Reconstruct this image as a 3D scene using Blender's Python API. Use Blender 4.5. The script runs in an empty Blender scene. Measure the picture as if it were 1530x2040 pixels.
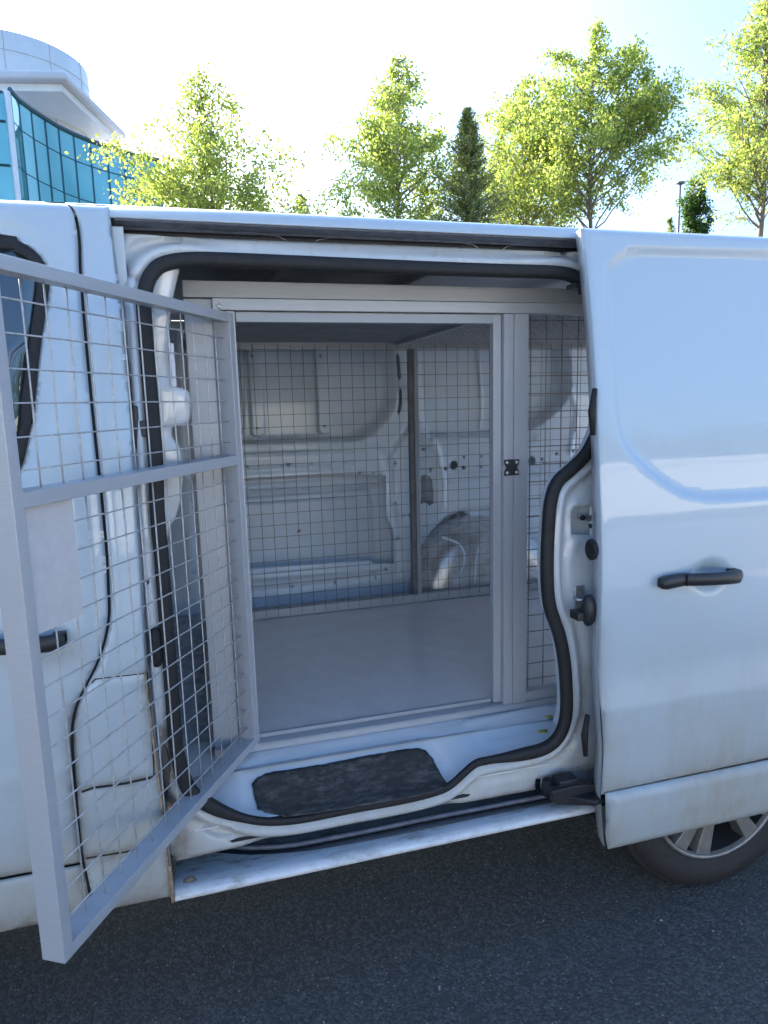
import bpy, bmesh, math, random
import numpy as np
from mathutils import Vector, Matrix
from mathutils.geometry import delaunay_2d_cdt

random.seed(7); rng = np.random.default_rng(7)
SC = bpy.context.scene
COL = SC.collection
R_ = math.radians

# ------------------------------------------------------------------ camera
F = 1354.8
YAW, PIT, ROL = R_(15.82), R_(9.1035), R_(-1.5046)
O = np.array([0.0, -1.456, 1.465])
fw = np.array([math.sin(YAW)*math.cos(PIT), math.cos(YAW)*math.cos(PIT), -math.sin(PIT)])
r0 = np.array([math.cos(YAW), -math.sin(YAW), 0.0]); u0 = np.cross(r0, fw)
cr, sr = math.cos(ROL), math.sin(ROL)
RT, UP = cr*r0+sr*u0, -sr*r0+cr*u0
cam = bpy.data.cameras.new('camera'); co = bpy.data.objects.new('camera', cam); COL.objects.link(co)
cam.sensor_fit = 'HORIZONTAL'; cam.sensor_width = 36; cam.lens = 36*F/1530
cam.clip_start = 0.05; cam.clip_end = 2000
M = Matrix.Identity(4)
for i in range(3):
    M[i][0] = RT[i]; M[i][1] = UP[i]; M[i][2] = -fw[i]; M[i][3] = O[i]
co.matrix_world = M
SC.camera = co
SC.render.resolution_x = 768; SC.render.resolution_y = 1024

# ------------------------------------------------------------------ light
SUN_EL = R_(26); SUN_AZ = R_(-25)          # azimuth clockwise from +Y (the far side of the van)
w = bpy.data.worlds.new('World'); SC.world = w; w.use_nodes = True
nt = w.node_tree; bg = nt.nodes['Background']
sky = nt.nodes.new('ShaderNodeTexSky'); sky.sky_type = 'NISHITA'; sky.sun_disc = False
sky.sun_elevation = SUN_EL; sky.sun_rotation = SUN_AZ
sky.air_density = 1.0; sky.dust_density = 5.0; sky.ozone_density = 3.0
tn = nt.nodes.new('ShaderNodeMix'); tn.data_type = 'RGBA'; tn.blend_type = 'MULTIPLY'; tn.inputs[0].default_value = 1.0
tn.inputs[7].default_value = (.80, .97, 1.14, 1)
nt.links.new(sky.outputs[0], tn.inputs[6]); nt.links.new(tn.outputs[2], bg.inputs[0]); bg.inputs[1].default_value = 0.15
sl = bpy.data.lights.new('sun', 'SUN'); sl.energy = 5.0; sl.angle = R_(0.5); sl.color = (1, .90, .76)
so = bpy.data.objects.new('sun', sl); COL.objects.link(so)
sd = Vector((math.sin(SUN_AZ)*math.cos(SUN_EL), math.cos(SUN_AZ)*math.cos(SUN_EL), math.sin(SUN_EL)))
so.rotation_euler = sd.to_track_quat('Z', 'Y').to_euler()
SC.view_settings.view_transform = 'Standard'; SC.view_settings.look = 'None'
SC.view_settings.exposure = 1.8; SC.view_settings.gamma = 1

# ------------------------------------------------------------------ measuring helpers
def ray(x, y): return fw + (x-765)/F*RT - (y-1020)/F*UP
def onY(x, y, Y): d = ray(x, y); return O + (Y-O[1])/d[1]*d
def onZ(x, y, Z): d = ray(x, y); return O + (Z-O[2])/d[2]*d
def prof(z):
    z = np.asarray(z, float)
    return 0.11*np.clip((z-1.0)/0.89, 0, None)**1.6
def onS(x, y, off=0.0):
    Yv = off
    for _ in range(25):
        P = onY(x, y, Yv); Yv = float(prof(P[2]))+off
    return P
def XZ(pts, off=0.0, surf=True):
    return [tuple((onS(x, y, off) if surf else onY(x, y, off))[[0, 2]]) for x, y in pts]
def XZY(pts, Y): return XZ(pts, Y, False)

# ------------------------------------------------------------------ object helpers
def link(o, parent=None):
    COL.objects.link(o)
    if parent is not None:
        o.parent = parent; o.matrix_parent_inverse = PINV[parent.name]
    return o
PINV = {}
def empty(name, loc, label, cat, group=None):
    o = bpy.data.objects.new(name, None); COL.objects.link(o); o.location = loc; o.empty_display_size = .1
    PINV[o.name] = Matrix.Translation(loc).inverted()
    o['label'] = label; o['category'] = cat
    if group: o['group'] = group
    return o
def reg(o):
    PINV[o.name] = Matrix.Identity(4); return o
def tag(o, label=None, cat=None, group=None, kind=None):
    if label: o['label'] = label
    if cat: o['category'] = cat
    if group: o['group'] = group
    if kind: o['kind'] = kind
    return o
def meshobj(name, verts, faces, mat, parent=None, smooth=False):
    me = bpy.data.meshes.new(name); me.from_pydata([tuple(map(float, v)) for v in verts], [], [tuple(f) for f in faces])
    me.validate(); me.update()
    if mat: me.materials.append(mat)
    if smooth: me.polygons.foreach_set('use_smooth', [True]*len(me.polygons))
    o = bpy.data.objects.new(name, me)
    if parent is not None and parent.name in PINV:
        link(o, parent)
    elif parent is not None:
        COL.objects.link(o); o.parent = parent
    else: COL.objects.link(o)
    PINV[o.name] = Matrix.Identity(4)
    return o
class MB:
    """collects simple shapes, links them as one mesh"""
    def __init__(s): s.v = []; s.f = []
    def add(s, v, f):
        n = len(s.v); s.v += [tuple(p) for p in v]; s.f += [tuple(i+n for i in q) for q in f]; return s
    def box(s, x0, x1, y0, y1, z0, z1):
        v = [(x, y, z) for x in (x0, x1) for y in (y0, y1) for z in (z0, z1)]
        return s.add(v, [(0, 1, 3, 2), (4, 6, 7, 5), (0, 4, 5, 1), (2, 3, 7, 6), (0, 2, 6, 4), (1, 5, 7, 3)])
    def tube(s, pts, r, n=8, cap=True, sy=1.0, closed=False):
        pts = [Vector(p) for p in pts]; m = len(pts); rr = r if hasattr(r, '__len__') else [r]*m
        rings = []; up = None
        for i, p in enumerate(pts):
            a = pts[(i-1) % m] if (closed or i > 0) else p; b = pts[(i+1) % m] if (closed or i < m-1) else p
            t = (b-a).normalized()
            if up is None:
                up = Vector((0, 0, 1)) if abs(t.z) < .9 else Vector((0, 1, 0))
            side = t.cross(up).normalized(); up = side.cross(t).normalized()
            rings.append([p + float(rr[i])*(math.cos(2*math.pi*k/n)*side + math.sin(2*math.pi*k/n)*up) for k in range(n)])
        v = [q for g in rings for q in g]; f = []
        for i in range(m if closed else m-1):
            j = (i+1) % m
            for k in range(n):
                f.append((i*n+k, i*n+(k+1) % n, j*n+(k+1) % n, j*n+k))
        if cap and not closed: f += [tuple(range(n))[::-1], tuple(range((m-1)*n, m*n))]
        return s.add(v, f)
    def lathe(s, c, axis, prof_, n=24):
        """prof_: (radius, height) along axis from c"""
        ax = Vector(axis).normalized(); a = ax.orthogonal().normalized(); b = ax.cross(a); c = Vector(c)
        v = []; f = []
        for r, h in prof_:
            for k in range(n):
                t = 2*math.pi*k/n; v.append(c+ax*h+r*(math.cos(t)*a+math.sin(t)*b))
        for i in range(len(prof_)-1):
            for k in range(n): f.append((i*n+k, i*n+(k+1) % n, (i+1)*n+(k+1) % n, (i+1)*n+k))
        return s.add(v, f)
    def prism(s, poly, axis, a0, a1):
        """poly in the plane across axis ('x': (y,z), 'y': (x,z), 'z': (x,y))"""
        n = len(poly)
        def P(p, t): return {'x': (t, p[0], p[1]), 'y': (p[0], t, p[1]), 'z': (p[0], p[1], t)}[axis]
        v = [P(p, a0) for p in poly]+[P(p, a1) for p in poly]
        f = [tuple(range(n))[::-1], tuple(range(n, 2*n))]+[(i, (i+1) % n, n+(i+1) % n, n+i) for i in range(n)]
        return s.add(v, f)
    def xform(s, fn): s.v = [tuple(fn(p)) for p in s.v]; return s
    def build(s, name, mat, parent=None, smooth=False, bevel=0, seg=2):
        o = meshobj(name, s.v, s.f, mat, parent, smooth)
        if bevel:
            bm = bmesh.new(); bm.from_mesh(o.data); bmesh.ops.remove_doubles(bm, verts=bm.verts, dist=1e-6)
            bmesh.ops.recalc_face_normals(bm, faces=bm.faces); bm.to_mesh(o.data); bm.free()
            m = o.modifiers.new('bevel', 'BEVEL'); m.width = bevel; m.segments = seg; m.limit_method = 'ANGLE'; m.angle_limit = R_(35)
            m.harden_normals = False
            o.data.polygons.foreach_set('use_smooth', [True]*len(o.data.polygons))
            w_ = o.modifiers.new('wn', 'WEIGHTED_NORMAL'); w_.keep_sharp = True
        return o
def resample(poly, step, closed=True):
    out = []; n = len(poly)
    for i in range(n if closed else n-1):
        a = np.array(poly[i], float); b = np.array(poly[(i+1) % n], float); L = np.linalg.norm(b-a); k = max(1, int(math.ceil(L/step)))
        for j in range(k): out.append(a+(b-a)*j/k)
    if not closed: out.append(np.array(poly[-1], float))
    return np.array(out)
def spline(pts, n=6, closed=False):
    P = [np.array(p, float) for p in pts]; m = len(P); out = []
    for i in range(m if closed else m-1):
        p0 = P[(i-1) % m] if (closed or i > 0) else P[0]; p1 = P[i]; p2 = P[(i+1) % m]; p3 = P[(i+2) % m] if (closed or i < m-2) else P[-1]
        for k in range(n):
            t = k/n
            out.append(.5*((2*p1)+(-p0+p2)*t+(2*p0-5*p1+4*p2-p3)*t*t+(-p0+3*p1-3*p2+p3)*t**3))
    if not closed: out.append(P[-1])
    return [tuple(q) for q in out]
def inside(P, poly):
    P = np.asarray(P); poly = np.asarray(poly, float); res = np.zeros(len(P), bool); n = len(poly); j = n-1
    for i in range(n):
        xi, yi = poly[i]; xj, yj = poly[j]
        c = ((yi > P[:, 1]) != (yj > P[:, 1])) & (P[:, 0] < (xj-xi)*(P[:, 1]-yi)/(yj-yi+1e-30)+xi)
        res ^= c; j = i
    return res
def dist(P, line, closed=False):
    P = np.asarray(P, float); L = np.asarray(line, float); d = np.full(len(P), 1e9); n = len(L)
    for i in range(n if closed else n-1):
        a = L[i]; b = L[(i+1) % n]; ab = b-a; t = np.clip(((P-a)@ab)/(ab@ab+1e-18), 0, 1)
        d = np.minimum(d, np.linalg.norm(P-a-t[:, None]*ab, axis=1))
    return d
def sstep(t): t = np.clip(t, 0, 1); return t*t*(3-2*t)
def feats_apply(P, feats):
    y = np.zeros(len(P))
    for f in feats:
        if f[0] == 'rec':       # recessed (or raised) area: poly, depth, slope width
            _, poly, dep, wd = f; s = dist(P, poly, True)*np.where(inside(P, poly), 1, -1); y += dep*sstep(s/wd+.5)
        elif f[0] == 'line':    # groove or ridge: polyline, depth, width
            _, ln, dep, wd = f; y += dep*np.exp(-(dist(P, ln)/wd)**2)
        elif f[0] == 'dish':
            _, c, rx, rz, dep = f; q = np.sqrt(((P[:, 0]-c[0])/rx)**2+((P[:, 1]-c[1])/rz)**2); y += dep*(1-sstep(q))
        elif f[0] == 'fn': y += f[1](P)
    return y
def sheet(name, outline, holes, fn, step, mat, parent=None, feats=(), thick=0.0, plane='xz', edge=0.0, edgetop=9, smooth=True, bstep=None, grime=()):
    """sheet metal panel: outline with holes, filled with a fine mesh, lifted to the third axis by fn plus pressed features"""
    o_ = resample(outline, bstep or step)
    hs = [resample(h, min(step, 0.004)) for h in holes]
    allp = list(o_); edges = [(i, (i+1) % len(o_)) for i in range(len(o_))]
    for h in hs:
        n = len(allp); allp += list(h); edges += [(n+i, n+(i+1) % len(h)) for i in range(len(h))]
    lo = o_.min(0); hi = o_.max(0)
    gx, gz = np.meshgrid(np.arange(lo[0]+step*.5, hi[0], step), np.arange(lo[1]+step*.5, hi[1], step))
    G = np.stack([gx.ravel(), gz.ravel()], 1)
    G = G+rng.uniform(-.02, .02, G.shape)*step
    keep = inside(G, o_)
    for h in hs: keep &= ~inside(G, h)
    G = G[keep]
    G = G[dist(G, o_, True) > step*.35]
    for h in hs:
        if len(G): G = G[dist(G, h, True) > min(step, .004)*.5]
    extra = []
    for f in feats:
        if f[0] == 'rec' or f[0] == 'line':
            wd = f[3]; cl_ = f[0] == 'rec'; q = resample(f[1], max(wd*.6, step*.55), cl_)
            tg = (np.roll(q, -1, 0)-np.roll(q, 1, 0)) if cl_ else np.gradient(q, axis=0)
            tg /= np.linalg.norm(tg, axis=1)[:, None]+1e-9; nn = np.stack([-tg[:, 1], tg[:, 0]], 1)
            G = G[dist(G, q, cl_) > wd*(.62 if cl_ else 1.3)]
            for k_ in ((-.5, -.25, 0, .25, .5) if cl_ else (-1.2, -.6, 0, .6, 1.2)):
                if wd < .02 and abs(k_) in (.25, .6): continue
                extra.append(q+nn*k_*wd)
    if extra:
        E = np.concatenate(extra); k = inside(E, o_)
        for h in hs: k &= ~inside(E, h)
        E = E[k]; E = E[dist(E, o_, True) > step*.3] if len(E) else E
        G = np.concatenate([G, E])
    allp += list(G)
    r = delaunay_2d_cdt([Vector((float(p[0]), float(p[1]))) for p in allp], edges, [], 0, 1e-6)
    V = np.array([tuple(p) for p in r[0]]); T = np.array([t for t in r[2] if len(t) == 3])
    C = V[T].mean(1); k = inside(C, o_)
    for h in hs: k &= ~inside(C, h)
    T = T[k]
    y = fn(V[:, 0], V[:, 1]) + feats_apply(V, feats)
    if edge: y = y+edge*(1-sstep(dist(V, o_, True)/(abs(edge)*1.6)))*(1-sstep((V[:, 1]-edgetop+.01)/.02))
    if plane == 'xz': P3 = np.stack([V[:, 0], y, V[:, 1]], 1)
    elif plane == 'xy': P3 = np.stack([V[:, 0], V[:, 1], y], 1)
    else: P3 = np.stack([y, V[:, 0], V[:, 1]], 1)
    ob = meshobj(name, P3, T, mat, parent, smooth)
    if grime:
        g_ = np.zeros(len(V))
        for ln_, wd_, st_ in grime: g_ = np.maximum(g_, st_*np.exp(-(dist(V, ln_)/wd_)**1.3))
        at_ = ob.data.attributes.new('grime', 'FLOAT', 'POINT'); at_.data.foreach_set('value', g_.astype(np.float32))
    bm = bmesh.new(); bm.from_mesh(ob.data); bmesh.ops.delete(bm, geom=[v for v in bm.verts if not v.link_faces], context='VERTS')
    bmesh.ops.recalc_face_normals(bm, faces=bm.faces); bm.to_mesh(ob.data); bm.free()
    if thick:
        m = ob.modifiers.new('solid', 'SOLIDIFY'); m.thickness = thick; m.offset = 0
    return ob

# ------------------------------------------------------------------ materials
def new_mat(name):
    m = bpy.data.materials.new(name); m.use_nodes = True
    return m, m.node_tree, m.node_tree.nodes['Principled BSDF']
def mixc(nt, fac, a, b):
    n = nt.nodes.new('ShaderNodeMix'); n.data_type = 'RGBA'
    if isinstance(fac, (int, float)): n.inputs[0].default_value = fac
    else: nt.links.new(fac, n.inputs[0])
    for v, s in ((a, 6), (b, 7)):
        if isinstance(v, tuple): n.inputs[s].default_value = (*v, 1)
        else: nt.links.new(v, n.inputs[s])
    return n.outputs[2]
def noise(nt, scale, detail=4, rough=.55, vec=None, dist_=0):
    n = nt.nodes.new('ShaderNodeTexNoise'); n.inputs['Scale'].default_value = scale; n.inputs['Detail'].default_value = detail
    n.inputs['Roughness'].default_value = rough; n.inputs['Distortion'].default_value = dist_
    if vec is None:
        tc = nt.nodes.new('ShaderNodeTexCoord'); vec = tc.outputs['Object']
    nt.links.new(vec, n.inputs['Vector']); return n.outputs[0]
def ramp(nt, src, lo, hi, a=0.0, b=1.0):
    n = nt.nodes.new('ShaderNodeMapRange'); nt.links.new(src, n.inputs[0])
    n.inputs[1].default_value = lo; n.inputs[2].default_value = hi; n.inputs[3].default_value = a; n.inputs[4].default_value = b; return n.outputs[0]
def mul(nt, a, b, op='MULTIPLY'):
    n = nt.nodes.new('ShaderNodeMath'); n.operation = op
    for i, v in enumerate((a, b)):
        if isinstance(v, (int, float)): n.inputs[i].default_value = v
        else: nt.links.new(v, n.inputs[i])
    return n.outputs[0]
def scaled(nt, sx, sy, sz):
    tc = nt.nodes.new('ShaderNodeTexCoord'); mp = nt.nodes.new('ShaderNodeMapping'); mp.inputs['Scale'].default_value = (sx, sy, sz)
    nt.links.new(tc.outputs['Object'], mp.inputs[0]); return mp.outputs[0]
def bump(nt, bs, h, strength=.2, dist_=.002):
    b = nt.nodes.new('ShaderNodeBump'); b.inputs['Strength'].default_value = strength; b.inputs['Distance'].default_value = dist_
    nt.links.new(h, b.inputs['Height']); nt.links.new(b.outputs[0], bs.inputs['Normal'])
def simple(name, c, rough=.5, metal=0, nscale=30, var=.12, bmp=0.0, coat=0, spec=.5):
    m, t, bs = new_mat(name)
    n = noise(t, nscale); f = ramp(t, n, .3, .7)
    t.links.new(mixc(t, f, tuple(x*(1-var) for x in c), tuple(min(1, x*(1+var)) for x in c)), bs.inputs['Base Color'])
    bs.inputs['Roughness'].default_value = rough; bs.inputs['Metallic'].default_value = metal
    bs.inputs['Coat Weight'].default_value = coat; bs.inputs['Coat Roughness'].default_value = .05
    bs.inputs['Specular IOR Level'].default_value = spec
    if bmp: bump(t, bs, n, bmp, .002)
    return m
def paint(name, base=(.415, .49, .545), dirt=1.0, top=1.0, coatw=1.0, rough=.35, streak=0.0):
    """white gloss paint; road dirt rises from the bottom (real dirt on the panels)"""
    m, t, bs = new_mat(name)
    tc = t.nodes.new('ShaderNodeTexCoord'); sp = t.nodes.new('ShaderNodeSeparateXYZ'); t.links.new(tc.outputs['Object'], sp.inputs[0])
    z = sp.outputs[2]
    low = ramp(t, z, top, .38)                        # 0 high up, 1 at the bottom
    n1 = noise(t, 5, 6, .6, scaled(t, 1, 1, .45)); n2 = noise(t, 40, 5, .65, scaled(t, 1, 1, .3)); n3 = noise(t, 180, 3, .6)
    a = mul(t, low, ramp(t, n1, .3, .75, .45, 1.0)); a = mul(t, a, ramp(t, n2, .25, .75, .55, 1.0)); a = mul(t, a, 1.25*dirt)
    spk = ramp(t, n3, .70, .76); a = mul(t, a, mul(t, spk, .35*dirt), 'ADD'); 
    cl = t.nodes.new('ShaderNodeClamp'); t.links.new(a, cl.inputs[0]); a = cl.outputs[0]
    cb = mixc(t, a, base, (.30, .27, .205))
    if streak:
        st = ramp(t, noise(t, 1, 4, .6, scaled(t, 38, 38, 1.1)), .56, .74, 0, streak)
        cb = mixc(t, st, cb, (.42, .33, .24))
    ga = t.nodes.new('ShaderNodeAttribute'); ga.attribute_name = 'grime'
    gn = mul(t, ga.outputs['Fac'], ramp(t, noise(t, 26, 5, .65), .25, .65, .35, 1.25)); gc = t.nodes.new('ShaderNodeClamp'); t.links.new(gn, gc.inputs[0])
    cb = mixc(t, gc.outputs[0], cb, (.15, .115, .085))
    t.links.new(cb, bs.inputs['Base Color'])
    t.links.new(ramp(t, a, 0, .6, rough, .7), bs.inputs['Roughness'])
    t.links.new(ramp(t, a, 0, .6, coatw, .15), bs.inputs['Coat Weight'])
    t.links.new(ramp(t, a, 0, .6, .04, .3), bs.inputs['Coat Roughness'])
    bs.inputs['Coat IOR'].default_value = 1.5
    b = t.nodes.new('ShaderNodeBump'); b.inputs['Strength'].default_value = .05; b.inputs['Distance'].default_value = .002
    t.links.new(noise(t, 9, 2), b.inputs['Height']); t.links.new(b.outputs[0], bs.inputs['Coat Normal'])
    return m
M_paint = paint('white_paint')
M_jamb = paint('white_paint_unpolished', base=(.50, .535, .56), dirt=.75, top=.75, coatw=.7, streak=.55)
M_stain = simple('rust_streak', (.30, .22, .15), .8, 0, 60, .4)
M_inner = simple('inner_white_paint', (.70, .78, .86), .26, 0, 12, .04, 0, .25)
M_innerdark = simple('dark_inner_metal', (.20, .20, .215), .6, 0, 12, .2)
M_roofin = simple('headlining_metal', (.55, .56, .58), .45, 0, 12, .1)
M_rubber = simple('black_rubber', (.012, .012, .013), .7, 0, 60, .3, .08)
M_plastic = simple('black_plastic', (.022, .022, .024), .42, 0, 300, .15, .12)
M_void = simple('dark_cavity', (.012, .012, .013), .9, 0, 20, .2)
M_steel = simple('zinc_steel', (.55, .55, .55), .35, .9, 80, .15)
M_track = simple('track_black_paint', (.020, .022, .028), .45, .2, 40, .3)
M_trackgrey = simple('track_lip', (.10, .105, .13), .4, .2, 40, .3)
def cage_mat(name, c, rough=.38, brush=(3, 3, 60)):
    m, t, bs = new_mat(name)
    n = noise(t, 12, 5, .6, scaled(t, *brush)); n2 = noise(t, 2.2, 3, .5)
    c2 = mixc(t, ramp(t, n, .3, .7), tuple(x*.93 for x in c), tuple(x*1.05 for x in c))
    t.links.new(c2, bs.inputs['Base Color']); bs.inputs['Metallic'].default_value = .15
    t.links.new(ramp(t, n2, .3, .7, rough*.95, rough*1.08), bs.inputs['Roughness'])
    return m
M_alu = cage_mat('grey_aluminium', (.40, .41, .43))
M_alu2 = cage_mat('pale_aluminium', (.33, .345, .37), .42)
M_tray = cage_mat('floor_tray_metal', (.78, .70, .66), .24, (1, 1, 1))
t = M_tray.node_tree; bs = t.nodes['Principled BSDF']; old = bs.inputs['Base Color'].links[0].from_socket
sc_ = mul(t, ramp(t, noise(t, 9, 6, .7, scaled(t, 1, 5, 1), 1.5), .60, .66, 0, .5), ramp(t, noise(t, 60, 3, .6), .4, .7))
t.links.new(mixc(t, sc_, old, (.40, .37, .35)), bs.inputs['Base Color'])
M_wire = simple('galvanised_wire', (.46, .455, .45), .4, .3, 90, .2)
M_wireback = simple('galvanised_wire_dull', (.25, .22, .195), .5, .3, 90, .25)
M_plate = simple('matt_grey_plate', (.56, .53, .52), .6, .1, 50, .05)

# step mat: dark, scuffed rubber with dust
def mat_mat():
    m, t, bs = new_mat('worn_step_mat')
    n = noise(t, 60, 6, .7, scaled(t, .5, 1, 1)); n2 = noise(t, 14, 4, .6)
    f = mul(t, ramp(t, n, .46, .70), ramp(t, n2, .30, .60))
    t.links.new(mixc(t, f, (.040, .036, .033), (.17, .155, .14)), bs.inputs['Base Color'])
    bs.inputs['Roughness'].default_value = .7; bump(t, bs, n, .5, .003); return m
M_mat = mat_mat()
def sill_mat(name='dirty_sill_paint', lo=.40, spk=.6):
    m, t, bs = new_mat(name)
    n = noise(t, 12, 7, .70, scaled(t, .35, 1, 1)); n2 = noise(t, 45, 6, .7, scaled(t, .4, 1, 1)); n3 = noise(t, 160, 3, .6)
    f = mul(t, ramp(t, n, lo, lo+.25), ramp(t, n2, .42, .66)); f = mul(t, f, ramp(t, n3, .66, .74, 0, spk), 'ADD')
    cl = t.nodes.new('ShaderNodeClamp'); t.links.new(f, cl.inputs[0]); f = cl.outputs[0]
    t.links.new(mixc(t, f, (.68, .69, .69), (.24, .21, .17)), bs.inputs['Base Color'])
    t.links.new(ramp(t, f, 0, 1, .25, .7), bs.inputs['Roughness']); bs.inputs['Coat Weight'].default_value = .4
    bs.inputs['Coat Roughness'].default_value = .12
    bump(t, bs, n2, .12, .002); return m
M_sill = sill_mat('dirty_sill_paint', .34); M_step = sill_mat('step_paint', .56, .45)

mg, t, bs = new_mat('tinted_glass'); bs.inputs['Base Color'].default_value = (.02, .035, .045, 1); bs.inputs['Roughness'].default_value = .02
bs.inputs['IOR'].default_value = 1.9
t.links.new(mixc(t, ramp(t, noise(t, 3), .3, .7), (.018, .03, .04), (.025, .04, .05)), bs.inputs['Base Color'])
M_glass = mg

# asphalt
def asphalt():
    m, t, bs = new_mat('asphalt')
    v = t.nodes.new('ShaderNodeTexVoronoi'); v.inputs['Scale'].default_value = 135; v.feature = 'F1'
    tc = t.nodes.new('ShaderNodeTexCoord'); t.links.new(tc.outputs['Object'], v.inputs['Vector'])
    sepc = t.nodes.new('ShaderNodeSeparateColor'); t.links.new(v.outputs['Color'], sepc.inputs[0])
    big = noise(t, .8, 5, .6); fine = noise(t, 260, 4, .7); mid = noise(t, 30, 4, .6)
    c = mixc(t, ramp(t, fine, .3, .7), (.040, .039, .038), (.096, .093, .089))
    c = mixc(t, ramp(t, sepc.outputs[0], .35, 1.0, 0, .75), c, (.17, .165, .16))
    pale = ramp(t, sepc.outputs[1], .955, .975); near = ramp(t, v.outputs['Distance'], .42, .30)
    c = mixc(t, mul(t, pale, near), c, (.34, .32, .29))
    c = mixc(t, ramp(t, big, .35, .7, 0, .35), c, (.048, .047, .046))
    t.links.new(c, bs.inputs['Base Color']); bs.inputs['Roughness'].default_value = .85
    h = mul(t, mul(t, v.outputs['Distance'], -1.2), mul(t, fine, .7), 'ADD'); h = mul(t, h, mid, 'ADD')
    bump(t, bs, h, .75, .006); return m
M_asph = asphalt()

# ------------------------------------------------------------------ ground
g = MB().box(-300, 300, -300, 300, -.5, 0).build('ground', M_asph); tag(g, kind='structure')
# ------------------------------------------------------------------ backdrop: building, trees, lamp post
def leaf_mat(name, c1, c2, trans=.5):
    m, t, bs = new_mat(name); out = t.nodes['Material Output']
    at = t.nodes.new('ShaderNodeAttribute'); at.attribute_name = 'tint'
    c = mixc(t, at.outputs['Fac'], c1, c2)
    t.links.new(c, bs.inputs['Base Color']); bs.inputs['Roughness'].default_value = .5
    tr = t.nodes.new('ShaderNodeBsdfTranslucent'); hs = t.nodes.new('ShaderNodeHueSaturation'); hs.inputs['Value'].default_value = 1.5; hs.inputs['Saturation'].default_value = 1.15
    t.links.new(c, hs.inputs['Color']); t.links.new(hs.outputs[0], tr.inputs[0])
    mx = t.nodes.new('ShaderNodeMixShader'); mx.inputs[0].default_value = trans
    t.links.new(bs.outputs[0], mx.inputs[1]); t.links.new(tr.outputs[0], mx.inputs[2]); t.links.new(mx.outputs[0], out.inputs[0])
    return m
M_birch = leaf_mat('birch_leaf', (.17, .25, .07), (.46, .49, .15), .6)
M_green = leaf_mat('dark_leaf', (.04, .09, .02), (.10, .17, .03), .35)
M_con = leaf_mat('conifer_needle', (.10, .16, .05), (.32, .34, .09), .4)
M_bark = simple('bark', (.22, .18, .14), .85, 0, 20, .35, .3)
def leaves(name, P, size, mat, parent, droop=.5, aspect=1.7):
    P = np.asarray(P); n = len(P); s = size*rng.uniform(.65, 1.35, n)[:, None]
    d = rng.normal(size=(n, 3)); d[:, 2] -= droop; d /= np.linalg.norm(d, axis=1)[:, None]
    e = np.cross(d, rng.normal(size=(n, 3))); e /= np.linalg.norm(e, axis=1)[:, None]+1e-9
    V = np.empty((n, 4, 3)); V[:, 0] = P; V[:, 1] = P+d*s*.55+e*s*.5/aspect; V[:, 2] = P+d*s; V[:, 3] = P+d*s*.55-e*s*.5/aspect
    me = bpy.data.meshes.new(name); me.vertices.add(4*n); me.vertices.foreach_set('co', V.ravel().astype(np.float32))
    me.loops.add(4*n); me.loops.foreach_set('vertex_index', np.arange(4*n, dtype=np.int32))
    me.polygons.add(n); me.polygons.foreach_set('loop_start', np.arange(0, 4*n, 4, dtype=np.int32)); me.polygons.foreach_set('loop_total', np.full(n, 4, np.int32))
    at = me.attributes.new('tint', 'FLOAT', 'FACE'); at.data.foreach_set('value', rng.uniform(0, 1, n).astype(np.float32)**1.2)
    me.update(); me.materials.append(mat)
    o = bpy.data.objects.new(name, me)
    if parent is not None: link(o, parent)
    else: COL.objects.link(o)
    return o
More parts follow.
